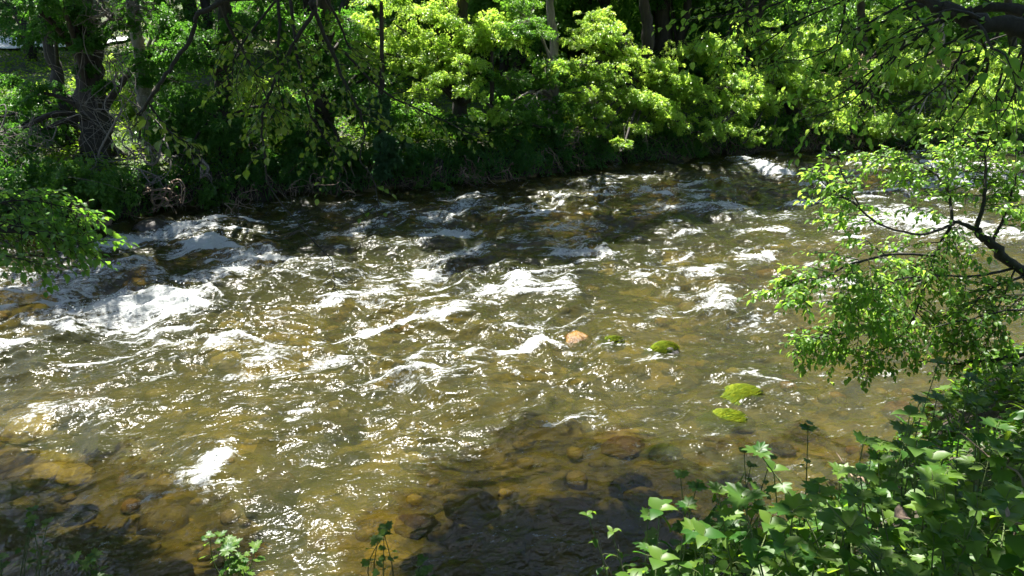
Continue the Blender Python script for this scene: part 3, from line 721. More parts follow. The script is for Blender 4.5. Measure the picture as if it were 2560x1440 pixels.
# shrubs along the far water's edge
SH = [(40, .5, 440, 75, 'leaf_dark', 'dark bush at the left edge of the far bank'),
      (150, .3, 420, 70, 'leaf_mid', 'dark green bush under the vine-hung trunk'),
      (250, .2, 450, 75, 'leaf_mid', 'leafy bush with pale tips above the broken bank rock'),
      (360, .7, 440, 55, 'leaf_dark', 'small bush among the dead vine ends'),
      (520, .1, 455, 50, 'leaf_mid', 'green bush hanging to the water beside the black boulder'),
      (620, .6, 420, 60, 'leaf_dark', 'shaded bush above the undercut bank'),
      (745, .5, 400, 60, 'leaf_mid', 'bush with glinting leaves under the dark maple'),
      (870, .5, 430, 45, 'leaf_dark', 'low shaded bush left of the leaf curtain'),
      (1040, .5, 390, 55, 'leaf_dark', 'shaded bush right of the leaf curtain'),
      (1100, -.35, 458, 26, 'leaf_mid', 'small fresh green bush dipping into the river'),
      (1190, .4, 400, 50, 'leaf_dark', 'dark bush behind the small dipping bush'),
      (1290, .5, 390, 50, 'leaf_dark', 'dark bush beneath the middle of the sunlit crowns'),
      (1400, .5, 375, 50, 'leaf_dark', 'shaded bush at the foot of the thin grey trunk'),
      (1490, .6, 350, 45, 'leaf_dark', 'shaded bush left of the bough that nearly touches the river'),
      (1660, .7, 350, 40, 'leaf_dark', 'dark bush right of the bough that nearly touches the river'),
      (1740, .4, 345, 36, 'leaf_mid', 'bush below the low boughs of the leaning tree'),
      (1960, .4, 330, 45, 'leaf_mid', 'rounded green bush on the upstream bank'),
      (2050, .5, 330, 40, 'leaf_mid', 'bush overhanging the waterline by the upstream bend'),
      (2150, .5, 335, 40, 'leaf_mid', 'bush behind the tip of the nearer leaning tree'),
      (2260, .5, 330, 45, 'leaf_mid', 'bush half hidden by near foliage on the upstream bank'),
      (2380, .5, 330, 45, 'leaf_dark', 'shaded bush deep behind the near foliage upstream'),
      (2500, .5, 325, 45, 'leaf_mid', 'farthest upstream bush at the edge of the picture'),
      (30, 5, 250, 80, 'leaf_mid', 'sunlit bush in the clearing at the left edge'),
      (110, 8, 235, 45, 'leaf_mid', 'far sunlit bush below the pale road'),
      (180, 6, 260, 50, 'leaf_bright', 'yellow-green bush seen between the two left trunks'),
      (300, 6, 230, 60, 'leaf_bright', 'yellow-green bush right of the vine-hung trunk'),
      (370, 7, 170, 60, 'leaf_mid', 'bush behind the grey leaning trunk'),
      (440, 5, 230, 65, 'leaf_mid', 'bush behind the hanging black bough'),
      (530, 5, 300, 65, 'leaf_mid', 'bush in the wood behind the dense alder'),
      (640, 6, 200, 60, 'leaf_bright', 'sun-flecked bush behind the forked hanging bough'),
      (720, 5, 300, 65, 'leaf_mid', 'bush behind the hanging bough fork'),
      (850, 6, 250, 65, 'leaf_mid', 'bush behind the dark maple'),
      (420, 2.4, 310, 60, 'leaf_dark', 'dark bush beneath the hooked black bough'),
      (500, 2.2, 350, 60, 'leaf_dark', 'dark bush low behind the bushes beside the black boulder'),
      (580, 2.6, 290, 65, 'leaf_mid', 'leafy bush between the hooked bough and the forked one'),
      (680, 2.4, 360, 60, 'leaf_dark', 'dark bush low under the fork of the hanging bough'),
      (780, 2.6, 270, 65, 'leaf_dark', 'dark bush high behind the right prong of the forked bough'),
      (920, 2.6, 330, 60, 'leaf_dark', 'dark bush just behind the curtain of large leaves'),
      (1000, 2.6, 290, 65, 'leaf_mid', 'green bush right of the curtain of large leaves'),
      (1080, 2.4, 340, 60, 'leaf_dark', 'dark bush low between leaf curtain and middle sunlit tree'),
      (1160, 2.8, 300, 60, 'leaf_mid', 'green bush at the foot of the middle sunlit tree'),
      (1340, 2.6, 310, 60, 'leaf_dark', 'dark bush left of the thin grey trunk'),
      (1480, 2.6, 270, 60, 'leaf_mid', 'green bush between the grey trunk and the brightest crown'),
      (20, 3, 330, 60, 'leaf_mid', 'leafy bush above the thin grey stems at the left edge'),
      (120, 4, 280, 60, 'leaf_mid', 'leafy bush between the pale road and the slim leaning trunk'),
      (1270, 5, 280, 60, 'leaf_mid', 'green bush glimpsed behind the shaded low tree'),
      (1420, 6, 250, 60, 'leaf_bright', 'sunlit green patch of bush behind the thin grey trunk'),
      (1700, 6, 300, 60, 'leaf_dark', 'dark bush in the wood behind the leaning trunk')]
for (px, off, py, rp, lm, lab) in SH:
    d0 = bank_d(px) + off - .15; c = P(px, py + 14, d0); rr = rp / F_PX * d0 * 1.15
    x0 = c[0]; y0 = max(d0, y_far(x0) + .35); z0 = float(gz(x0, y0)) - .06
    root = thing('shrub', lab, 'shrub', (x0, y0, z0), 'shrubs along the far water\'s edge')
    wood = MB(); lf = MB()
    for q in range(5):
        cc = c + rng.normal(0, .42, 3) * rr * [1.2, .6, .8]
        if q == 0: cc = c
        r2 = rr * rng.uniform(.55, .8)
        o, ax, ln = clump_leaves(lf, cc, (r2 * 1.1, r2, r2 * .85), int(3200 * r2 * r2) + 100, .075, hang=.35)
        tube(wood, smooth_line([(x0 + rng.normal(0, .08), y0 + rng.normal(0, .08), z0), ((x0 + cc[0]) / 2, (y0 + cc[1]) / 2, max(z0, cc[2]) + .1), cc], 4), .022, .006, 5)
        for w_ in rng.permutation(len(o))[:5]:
            tube(wood, wobble(cc, o[w_] + ax[w_] * ln[w_] * .6, 4, .08), .008, .003, 3)
    wood.build('stems', M['bark'], root, smooth=True); lf.build('foliage', M[lm], root)

# dead vines hanging about the thick trunk
def dead_vine(name, label, strands, seed, mat='twig_grey', rr=(.012, .004)):
    g = np.random.default_rng(seed); mb = MB(); first = None
    for (x1, y1, x2, y2, off, n, sp) in strands:
        for i in range(n):
            d = bank_d(max(min((x1 + x2) / 2, 2500), 0)) + off + g.normal(0, .3)
            a = P(x1 + g.normal(0, sp), y1 + g.normal(0, sp * .6), d); b = P(x2 + g.normal(0, sp), y2 + g.normal(0, sp * .6), d - .15)
            t = np.linspace(0, 1, 11)[:, None]; L = np.linalg.norm(b - a)
            q = a + (b - a) * t + np.sin(t * math.pi) * g.normal(0, .16, 3) * L + np.sin(t * 2 * math.pi) * g.normal(0, .13, 3) * L + np.sin(t * 3 * math.pi) * g.normal(0, .09, 3) * L + np.sin(t * 5 * math.pi) * g.normal(0, .05, 3) * L
            k = math.exp(g.normal(-.15, .45))
            tube(mb, smooth_line(q, 3), rr[0] * k, rr[1] * k, 4)
            if first is None: first = b
            for s in range(3):
                st = q[g.integers(2, 8)]; e = st + g.normal(0, .22, 3) + np.array([0, 0, -.12])
                tube(mb, wobble(st, e, 5, .14), rr[1] * 1.2, rr[1] * .5, 3)
    o = mb.build(name, M[mat], smooth=True)
    tag(o, label, 'vine')
    return o
dead_vine('dead_vine', 'tangle of grey bare vines draped round the thick dark trunk',
          [(240, 40, 215, 280, 1.7, 2, 26), (250, 20, 330, 330, 1.4, 4, 35), (200, 100, 260, 300, 1.7, 2, 26), (280, 150, 330, 420, 1.0, 6, 35), (230, 280, 330, 500, .8, 9, 35), (300, 250, 350, 470, .6, 6, 30)], 5)
dead_vine('dead_vine', 'pale looping bare branch lit by sun above the vine-hung trunk',
          [(240, 5, 230, 55, 1.0, 2, 5), (232, 52, 270, 40, 1.0, 2, 5), (270, 42, 320, 5, 1.0, 2, 5), (320, 5, 347, 50, 1.0, 3, 6), (345, 45, 325, 85, 1.0, 2, 6), (320, 8, 380, 10, 1.0, 2, 6), (265, 30, 200, -5, 1.0, 2, 6)], 6, rr=(.022, .008))
dead_vine('dead_vine', 'pale bare twig ends curling out over the dark undercut bank',
          [(350, 340, 405, 400, .1, 2, 8), (360, 380, 440, 390, .0, 2, 8), (330, 330, 360, 410, .2, 3, 12), (345, 420, 410, 440, .0, 2, 6), (420, 375, 500, 380, .2, 3, 6), (500, 395, 525, 445, .1, 3, 6)], 7, rr=(.016, .006))
dead_vine('dead_vine', 'thin grey dead stems in the dark at the left edge of the far bank',
          [(20, 300, 60, 400, .6, 7, 25), (100, 290, 60, 390, .7, 6, 25), (0, 340, 110, 370, .6, 5, 20)], 8, rr=(.009, .003))
dead_vine('fallen_branches', 'bleached roots and fallen branches caught under the far bank', [(360, 480, 450, 505, .05, 5, 10), (380, 500, 440, 490, .0, 4, 8), (460, 500, 520, 520, -.1, 4, 12)], 9, 'twig_tan', (.020, .007))
dead_vine('bare_twigs', 'brown bare twigs trailing in the water under the dark maple', [(640, 480, 570, 560, -.5, 4, 14), (760, 460, 740, 530, -.4, 4, 12), (560, 540, 620, 520, -.6, 4, 12), (780, 470, 900, 490, -.2, 4, 10)], 10, 'twig_tan', (.012, .004))
dead_vine('bare_twigs', 'brown bare twigs and roots on the bank below the middle trees', [(1170, 420, 1200, 460, .0, 8, 20), (1230, 420, 1290, 455, .0, 6, 18), (1080, 440, 1000, 475, .0, 5, 16), (1180, 455, 1265, 458, -.1, 3, 6)], 11, 'twig_tan', (.012, .004))
dead_vine('bare_twigs', 'pale bare twigs hanging low left of the sunlit bough nearest the water', [(1400, 350, 1450, 330, .0, 3, 8), (1440, 320, 1420, 370, .0, 3, 8)], 12, 'twig_tan', (.010, .004))
dead_vine('bare_twigs', 'dark snarl of twigs in a gap of the sunlit middle right crown', [(1480, 230, 1500, 260, .2, 6, 12)], 14, 'twig_tan', (.010, .004))
dead_vine('bare_twigs', 'bare twigs behind the sunlit bough nearest the water', [(1590, 310, 1620, 350, .3, 5, 12)], 15, 'twig_tan', (.010, .004))
dead_vine('bare_twigs', 'pale bare twigs and snags at the upstream bend', [(2120, 200, 2200, 150, .4, 8, 25), (2000, 260, 2060, 340, .3, 6, 20), (2100, 350, 2180, 330, .1, 5, 14), (2300, 180, 2400, 130, .9, 8, 25)], 13, 'twig_tan', (.014, .005))

# low plants over the far bank: uncountable
mb = MB(); g = np.random.default_rng(15); n = 90000
x = g.uniform(-22, 26, n); dd = g.uniform(0, 1, n) ** 1.4 * 24 + .15; y = y_far(x) + dd
hgt = np.clip(.28 + .35 * fbm(x * .5, y * .5, 2, 17), .05, .9) * g.uniform(.2, 1, n)
pos = np.stack([x, y, gz(x, y) + hgt], 1)
m = ~((x < -15) & (np.abs(dd - 21.0) < 2.2))
pos = pos[m]; n = len(pos)
leaves(mb, pos, np.stack([g.normal(0, 1, n), g.normal(0, 1, n), g.normal(.1, .4, n)], 1), np.array([0, 0, 1.0]) + g.normal(0, .45, (n, 3)), g.uniform(.06, .14, n) , T_SMALL)
tag(mb.build('undergrowth', M['leaf_grass']), 'low leafy plants and grass covering the far bank', 'undergrowth', kind='stuff')

# leaves, grass and roots hanging over the undercut edge
mb = MB(); n = 26000; x = g.uniform(-9.5, 17, n); k_ = g.uniform(0, 1, n)
dens_ = fbm(x * 1.3, x * 0 + 4, 3, 71); mk = dens_ > g.uniform(-.9, .35, n); x, k_ = x[mk], k_[mk]; n = len(x)
y = y_far(x) + .75 - 1.0 * k_ + g.normal(0, .08, n); zz = .95 - .75 * k_ ** 1.6 + .22 * fbm(x * 2.1, x * 0, 2, 72) + g.normal(0, .08, n)
ln_ = g.uniform(0, 1, n) < .25
leaves(mb, np.stack([x, y, np.maximum(zz, .05)], 1)[~ln_], np.stack([g.normal(0, .7, n), g.normal(-.5, .4, n), g.normal(-.5, .4, n)], 1)[~ln_], (np.array([0, -.2, .7]) + g.normal(0, .4, (n, 3)))[~ln_], g.uniform(.05, .10, n)[~ln_], T_SMALL)
leaves(mb, np.stack([x, y + .1, np.maximum(zz, .2)], 1)[ln_], np.stack([g.normal(0, .4, n), g.normal(-.6, .3, n), g.normal(-.9, .4, n)], 1)[ln_], (np.array([0, -.5, .5]) + g.normal(0, .4, (n, 3)))[ln_], g.uniform(.12, .3, n)[ln_], (T_NARROW[0] * [1, .35, 1], T_NARROW[1]))
tag(mb.build('bank_growth', M['leaf_dark']), 'leaves and grass hanging over the undercut far bank', 'undergrowth', kind='stuff')
mb = MB()
for i in range(420):
    x0 = g.uniform(-8.5, 16); y0 = float(y_far(x0)); a = np.array([x0, y0 + g.uniform(-.05, .3), g.uniform(.25, .75)])
    b = np.array([x0 + g.normal(0, .35), y0 - g.uniform(.05, .45), g.uniform(-.05, .2)])
    tube(mb, wobble(a, b, 7, .12), g.uniform(.004, .014), .002, 4)
tag(mb.build('roots', M['twig_tan'], smooth=True), 'bare roots and snagged sticks along the foot of the far bank', 'roots', kind='stuff')

# wood behind: a few models copied, all deep in the shade
def back_model(seed, lm):
    global rng
    keep_rng = rng; rng = np.random.default_rng(seed)
    root = thing('woodland_tree', 'x', 'tree', (0, 0, 0), 'trees deep in the wood')
    wood = MB(); lf = MB()
    sp = wobble((0, 0, -.2), (rng.normal(0, .5), rng.normal(0, .3), 7.0), 8, .03)
    tube(wood, smooth_line(sp, 3), .20, .08, 7, knob=.1)
    for i in range(13):
        z = rng.uniform(.9, 7.5); a = rng.uniform(0, 6.28); q = rng.uniform(.3, 2.1)
        c = np.array([math.cos(a) * q, math.sin(a) * q, z]); rr = rng.uniform(.8, 1.25)
        clump_leaves(lf, c, (rr * 1.1, rr, rr * .75), int(1500 * rr * rr), .10, spray=50)
        k = min(int(z), 7); tube(wood, smooth_line([sp[max(k - 1, 0)], (sp[k] + c) / 2, c], 3), .04, .01, 5)
    wood.build('trunk', M['bark'], root, smooth=True); lf.build('crown', M[lm], root)
    rng = keep_rng
    return root
models = [back_model(101, 'leaf_dark'), back_model(102, 'leaf_mid'), back_model(103, 'leaf_dark')]
spots = [(-17, 27.5, 0), (-13.5, 30, 1), (-5.5, 26, 2), (-2.5, 28.5, 0), (.2, 26, 1), (2.6, 29, 2), (4.9, 32, 0), (7.8, 28.8, 1), (10.4, 31.5, 2), (13.2, 29.5, 0), (16.5, 32, 1), (19.5, 30, 2), (22.5, 33, 0),
         (-20, 40, 1), (-15, 42, 2), (-10, 41, 0), (-5.5, 34, 1), (-1.2, 34, 2), (3.5, 38, 0), (9, 37, 1), (15, 38, 2), (21, 39, 0), (-26, 41, 2), (27, 37, 1), (-7.8, 30, 2), (6.3, 35.5, 1), (12.3, 35.5, 0), (-3.3, 39, 0), (.9, 31.2, 1)]
def copy_tree(root):
    c = root.copy(); COL.objects.link(c)
    for ch in root.children:
        k = ch.copy(); COL.objects.link(k); k.parent = c; k.matrix_parent_inverse = ch.matrix_parent_inverse.copy()
    return c
for yy, x0_, x1_ in ((27.5, -3, 20), (31, -12, 24), (35, -9, 26), (40, -10, 30), (45, -34, 34)):
    for xx in np.arange(x0_, x1_, 2.9): spots.append((xx + rng.uniform(-.8, .8), yy + max(0, xx) * .12 + rng.uniform(-1, 1), int(rng.integers(0, 3))))
seen = set()
for (x, y, k) in spots:
    o = models[k] if k not in seen else copy_tree(models[k]); seen.add(k)
    o.location = (x, y, float(gz(x, y)) - .1); s = rng.uniform(.85, 1.15); o.scale = (s, s, s * .95); o.rotation_euler = (0, 0, rng.uniform(0, 6.28))
    o['label'] = 'dim green tree deep in the wood behind the far bank'

# tall trees added over the wood to block sky mirrored in the water
keep_rng = rng; rng = np.random.default_rng(205)
tall = thing('sky_blocking_tree', 'tall bare-stemmed tree added deep in the wood, its unseen crown blocking sky', 'tree', (0, 0, 0), 'tall trees added to block sky')
wood = MB(); lf = MB(); sp = wobble((0, 0, -.3), (.4, .2, 15.5), 10, .02); tube(wood, smooth_line(sp, 3), .27, .07, 8, knob=.1)
for i in range(24):
    z = rng.uniform(5.8, 16.5); a = rng.uniform(0, 6.28); q = rng.uniform(.3, 2.9) * (1.1 - .03 * z); c = np.array([math.cos(a) * q, math.sin(a) * q, z]); rr = rng.uniform(1.2, 1.8)
    clump_leaves(lf, c, (rr * 1.1, rr, rr * .7), int(700 * rr * rr), .15, spray=40)
    tube(wood, smooth_line([sp[max(int(z / 1.75) - 1, 0)], (sp[int(z / 1.75)] + c) / 2, c], 3), .06, .015, 5)
wood.build('trunk', M['bark'], tall, smooth=True); lf.build('crown', M['leaf_dark'], tall)
rng = keep_rng
ts = [(-12.3, 30.5), (-4.4, 31.5), (-19.5, 34), (-25, 37), (-1, 44.5), (5, 45.5), (12, 46.5), (19, 46), (26, 47), (-8, 43)]
for i, (x, y) in enumerate(ts):
    o = tall if i == 0 else copy_tree(tall)
    o.location = (x, y, float(gz(x, y)) - .1); q = rng.uniform(.92, 1.12); o.scale = (q, q, q); o.rotation_euler = (0, 0, rng.uniform(0, 6.28))

# ------------------------------------------------------------------ near trees
class Near:
    """one near tree: wood and leaves collected, limbs grown from guide lines"""
    def __init__(s, seed, k=1.0):
        s.k = k; s.g = np.random.default_rng(seed); s.wood = MB(); s.lp = []; s.ld = []; s.ln = []; s.ls = []
    def leafline(s, pts, size, step, frac0=.1, droop=.25):
        g = s.g; p = np.asarray(pts); seg = np.linalg.norm(np.diff(p, axis=0), axis=1); L = seg.sum()
        cum = np.concatenate([[0], np.cumsum(seg)]); k = max(int(L * (1 - frac0) / step), 1)
        for i in range(k + 1):
            u = L * frac0 + (L * (1 - frac0)) * i / k
            j = min(np.searchsorted(cum, u, side='right') - 1, len(seg) - 1)
            q = p[j] + (p[j + 1] - p[j]) * ((u - cum[j]) / max(seg[j], 1e-6))
            t = nrm(p[j + 1] - p[j]); sd = nrm(np.cross(t, [0, 0, 1.0]) + 1e-3) * (1 if i % 2 else -1)
            d = t * .6 + sd * g.uniform(.5, 1.1) + g.normal(0, .25, 3) - np.array([0, 0, droop])
            if i == k: d = t + g.normal(0, .15, 3)
            s.lp.append(q + nrm(d) * size * .12); s.ld.append(d); s.ln.append(np.array([0, 0, .6]) + SUN * .7 + g.normal(0, .45, 3)); s.ls.append(size * g.uniform(.6, 1.2))
    def limb(s, pts, r0, r1, sides=7, per=5, n=0, ln=(.3, .7), size=.06, step=.05, lv=1, droop=.3, ang=(35, 75), start=.15, leafy=True, tw=.0036, lv0=True):
        g = s.g; p = smooth_line(pts, per); n = int(round(n * s.k)) if lv0 else n
        p = p + g.normal(0, 1, p.shape) * min(r0 * .25, .012) * (np.arange(len(p)) > 0)[:, None]
        tube(s.wood, p, r0, r1, sides, knob=.12 if r0 > .02 else .05)
        for i in range(n):
            u = start + (1 - start) * (i + g.uniform(0, 1)) / n
            j = min(int(u * (len(p) - 1)), len(p) - 2); q = p[j] + (p[j + 1] - p[j]) * g.uniform(0, 1)
            t = nrm(p[j + 1] - p[j]); ax = nrm(np.cross(t, g.normal(0, 1, 3)))
            a = R(g.uniform(*ang)); d = nrm(t * math.cos(a) + ax * math.sin(a)); d[2] *= .6
            L = g.uniform(*ln) * (1.1 - .5 * u)
            tt = np.linspace(0, 1, 6)[:, None]
            c = q + d * L * tt + np.array([0, 0, -droop * L]) * tt ** 2 + g.normal(0, .03 * L, (6, 3)) * tt
            if lv > 1: s.limb(c, max(tw * 1.4, r1 * .6), tw * .5, 4, 2, max(int(L / .11), 2), (L * .25, L * .55), size, step, lv - 1, droop, ang, .2, leafy, tw * .7, False)
            else: tube(s.wood, c, tw, tw * .4, 3)
            if leafy: s.leafline(c, size, step, .15)
        if leafy and lv == 1 and n == 0: s.leafline(p, size, step)
    def build(s, name, label, cat, base, leafmat, bark, tpl, woodname='branches', leafname='foliage', smooth=False, group=None):
        root = thing(name, label, cat, base, group)
        s.wood.build(woodname, M[bark], root, smooth=True)
        if s.lp:
            mb = MB(); leaves(mb, np.array(s.lp), np.array(s.ld), np.array(s.ln), np.array(s.ls), tpl, s.g.uniform(0, 1, len(s.lp)))
            s.lmb = mb
            mb.build(leafname, M[leafmat], root, smooth=smooth)
        return root

LIT = [(P(x, y, d), r) for x, y, d, r in [(1960, 700, 5.9, .3), (2040, 640, 6, .3), (2060, 760, 6.1, .3), (2000, 850, 6, .3), (2130, 660, 6.2, .3), (2150, 760, 6.2, .3), (2120, 860, 6.1, .3), (2220, 620, 6.4, .25), (2230, 720, 6.4, .25), (2020, 440, 6.1, .3), (2120, 500, 6.3, .3), (2090, 400, 6.3, .3), (2250, 420, 7.4, .3),
       (2290, 1130, 2.75, .30), (2350, 1180, 2.65, .20), (2200, 1200, 2.7, .12), (2180, 1112, 3.1, .06), (1750, 1345, 2.45, .18), (1650, 1400, 2.35, .08), (1990, 1255, 2.9, .03)]]
LIT += [(W(x, y), r) for x, y, r in [(620, 1250, .3), (700, 1330, .3), (740, 1400, .25), (810, 1440, .15), (840, 1300, .25), (960, 1240, .2), (1080, 1160, .12), (1200, 1100, .12), (1350, 1050, .12), (1500, 1000, .12), (560, 1180, .25), (200, 1130, .2), (400, 1190, .2), (1650, 1100, .22), (1560, 1080, .2), (1600, 1030, .15), (1700, 1030, .15), (1822, 1040, .32), (1862, 985, .3), (1760, 1050, .2), (2000, 980, .2)]]
def keeps_lit(c, r):
    for q, m in LIT:
        t = (c - q) @ SUN
        if t > 0 and np.linalg.norm(c - q - SUN * t) < r + m: return True
    return False

def crown_shade(nt, pts, zlo, zhi, rr, trunk_top, dens=1.0):
    """crown clumps that keep the sun off boughs at the given points"""
    for q in pts:
        q = np.asarray(q, float); z = nt.g.uniform(zlo, zhi); c = q + SUN * (z - q[2]) / SUN[2]; r = rr * nt.g.uniform(.8, 1.2)
        if keeps_lit(c, r): continue
        clump_leaves(nt.canopy, c, (r, r, r * .5), int(dens * 5200 * r * r), .085, T_SMALL, spray=40)
        st = np.asarray(trunk_top) + nt.g.normal(0, .25, 3)
        tube(nt.wood, smooth_line([st, st * .45 + c * .55 + np.array([0, 0, .5]), c], 5), .05, .012, 6)

def crown_over(nt, water_pts, zlo, zhi, rr, trunk_top, size=.085, dens=1.0):
    """crown clumps standing where their shade falls on the given spots"""
    for (px, py, hz) in water_pts:
        w = W(px, py, hz); z = nt.g.uniform(zlo, zhi); t = (z - hz) / SUN[2]
        c = w + SUN * t; r = rr * nt.g.uniform(.8, 1.2)
        while r > .14 and keeps_lit(c, r): r *= .85
        if r <= .14: continue
        mb = MB(); k = int(dens * 5200 * r * r)
        clump_leaves(nt.canopy, c, (r, r, r * .5), max(k, 60), size, T_SMALL, spray=40)
        st = np.asarray(trunk_top) + nt.g.normal(0, .25, 3)
        mid = st * .45 + c * .55 + np.array([0, 0, .5])
        tube(nt.wood, smooth_line([st, mid, c], 5), .05, .012, 6)

# tree 1: left, boughs hang into the top of the picture
nt = Near(21, 1.5); nt.canopy = MB()
def PL(lst): return np.array([P(*q) for q in lst])
base1 = np.array([-3.6, .6, float(gz(-3.6, .6)) - .1]); top1 = np.array([-2.6, 2.2, 7.4])
nt.limb([base1, (-3.5, .9, 4.5), (-3.1, 1.5, 6.3), top1], .24, .13, 10)
nt.limb([(-3.3, 1.2, 5.6), (-2.3, 2.8, 6.2), P(720, -120, 4.6), P(560, 0, 4.5), P(492, 38, 4.5), P(484, 85, 4.5), P(440, 150, 4.45), P(400, 210, 4.4), P(365, 262, 4.4), P(350, 290, 4.4), P(350, 345, 4.35)], .019, .007, 8, 5, 3, (.12, .3), .055, .05, 1, .35, start=.8)
nt.limb([P(372, 258, 4.4), P(400, 300, 4.4), P(440, 340, 4.4), P(500, 375, 4.4)], .008, .003, 5, 4, 6, (.15, .3), .06, .05, 1, .3)
nt.limb([top1, (-2.2, 3.4, 6.9), P(760, -160, 4.9), P(780, 0, 4.8), P(785, 30, 4.8)], .03, .018, 8, 5, leafy=False)
nt.limb([P(785, 28, 4.8), P(730, 115, 4.8), P(690, 195, 4.75), P(662, 265, 4.7), P(654, 330, 4.7), P(662, 400, 4.65)], .013, .006, 7, 5, 11, (.2, .5), .052, .05, 1, .35, start=.05)
nt.limb([P(662, 400, 4.65), P(668, 450, 4.62), P(690, 490, 4.6), P(730, 540, 4.55), P(785, 605, 4.5), P(825, 645, 4.5), P(832, 665, 4.5)], .006, .003, 6, 5, 3, (.08, .2), .046, .06, 1, .35, leafy=False, tw=.002)
nt.limb([P(785, 28, 4.8), P(830, 130, 4.9), P(868, 220, 4.9), P(903, 290, 4.9), P(912, 340, 4.9)], .014, .006, 7, 5, 9, (.2, .45), .041, .036, 1, .3, start=.05)
nt.limb([P(912, 340, 4.9), P(900, 400, 4.85), P(930, 440, 4.85), P(945, 500, 4.8), P(945, 525, 4.8)], .006, .003, 6, 5, 2, (.1, .18), .05, .05, 1, .4, start=.5)
nt.limb([P(690, -40, 5.0), P(700, 60, 5.0), P(695, 140, 5.0), P(700, 230, 5.0), P(720, 300, 5.0)], .012, .003, 5, 4, 10, (.2, .5), .041, .034, 1, .3)
nt.limb([P(720, -40, 5.2), P(740, 110, 5.2), P(762, 240, 5.1), P(800, 330, 5.1), P(850, 400, 5.0)], .013, .003, 5, 4, 12, (.2, .55), .041, .034, 1, .3)
nt.limb([P(545, -10, 4.6), P(580, 80, 4.7), P(620, 150, 4.8), P(660, 230, 4.8), P(680, 300, 4.8)], .012, .003, 5, 4, 12, (.2, .5), .041, .034, 1, .35)
nt.limb([P(690, 0, 4.9), P(620, 90, 4.9), P(585, 150, 4.9), P(580, 230, 4.9)], .009, .003, 5, 4, 8, (.2, .45), .041, .034, 1, .3)
nt.limb([P(860, 130, 5.0), P(960, 230, 5.2), P(1060, 280, 5.4), P(1150, 320, 5.5), P(1200, 345, 5.5)], .010, .003, 5, 4, 12, (.2, .45), .041, .034, 1, .3)
nt.limb([P(800, -30, 5.0), P(850, 60, 5.2), P(880, 130, 5.3), P(960, 200, 5.4)], .012, .003, 5, 4, 9, (.2, .45), .041, .034, 1, .3)
nt.limb([P(940, 520, 4.8), P(880, 545, 4.7), P(815, 560, 4.7)], .003, .0015, 3, 4, 5, (.1, .25), .05, .1, 1, .3, leafy=False, tw=.002)
nt.limb([P(940, 525, 4.8), P(950, 560, 4.75), P(930, 600, 4.7)], .003, .0015, 3, 4, 8, (.1, .25), .05, .1, 1, .5, leafy=False, tw=.002)
nt.limb([P(832, 665, 4.5), P(835, 700, 4.5), P(838, 730, 4.5)], .003, .001, 3, 4, 16, (.06, .2), .05, .1, 1, .3, leafy=False, tw=.0018, ang=(50, 100), start=0)
nt.limb([P(240, -20, 4.2), P(252, 5, 4.2)], .003, .002, 3, 2, 1, (.05, .08), .07, .06, 1, .3)
crown_over(nt, [(30, 1360, 0), (180, 1430, 0), (300, 1440, 0), (400, 1440, 0), (250, 1370, 0), (160, 1270, 0), (120, 1290, 0), (220, 1330, 0), (350, 1370, 0), (420, 1390, 0), (60, 1230, 0), (0, 1300, 0), (480, 1410, 0), (100, 1400, 0), (60, 1290, 0), (170, 1360, 0), (300, 1400, 0), (430, 1420, 0), (-60, 1230, 0), (40, 1420, 0), (-120, 1350, 0), (330, 1330, 0), (140, 1220, 0), (-200, 1200, 0), (500, 1440, 0), (250, 1480, 0)], 6.2, 8.0, .95, top1)
crown_shade(nt, [P(x, y, d) for x, y, d in [(560, 60, 4.6), (650, 60, 4.8), (740, 90, 5), (830, 60, 5), (600, 180, 4.7), (700, 200, 4.9), (800, 200, 5), (890, 180, 5), (650, 300, 4.8), (750, 320, 5), (860, 330, 5), (960, 250, 5.2), (500, 40, 4.5), (450, 150, 4.4), (700, 420, 4.7), (920, 430, 4.8)]], 6.0, 7.6, .48, top1)
root = nt.build('overhanging_alder', 'near tree whose dark boughs hang into the top left of the view', 'tree', base1, 'leaf_near', 'bark_near', T_BROAD)
nt.canopy.build('crown', M['leaf_dark'], root)

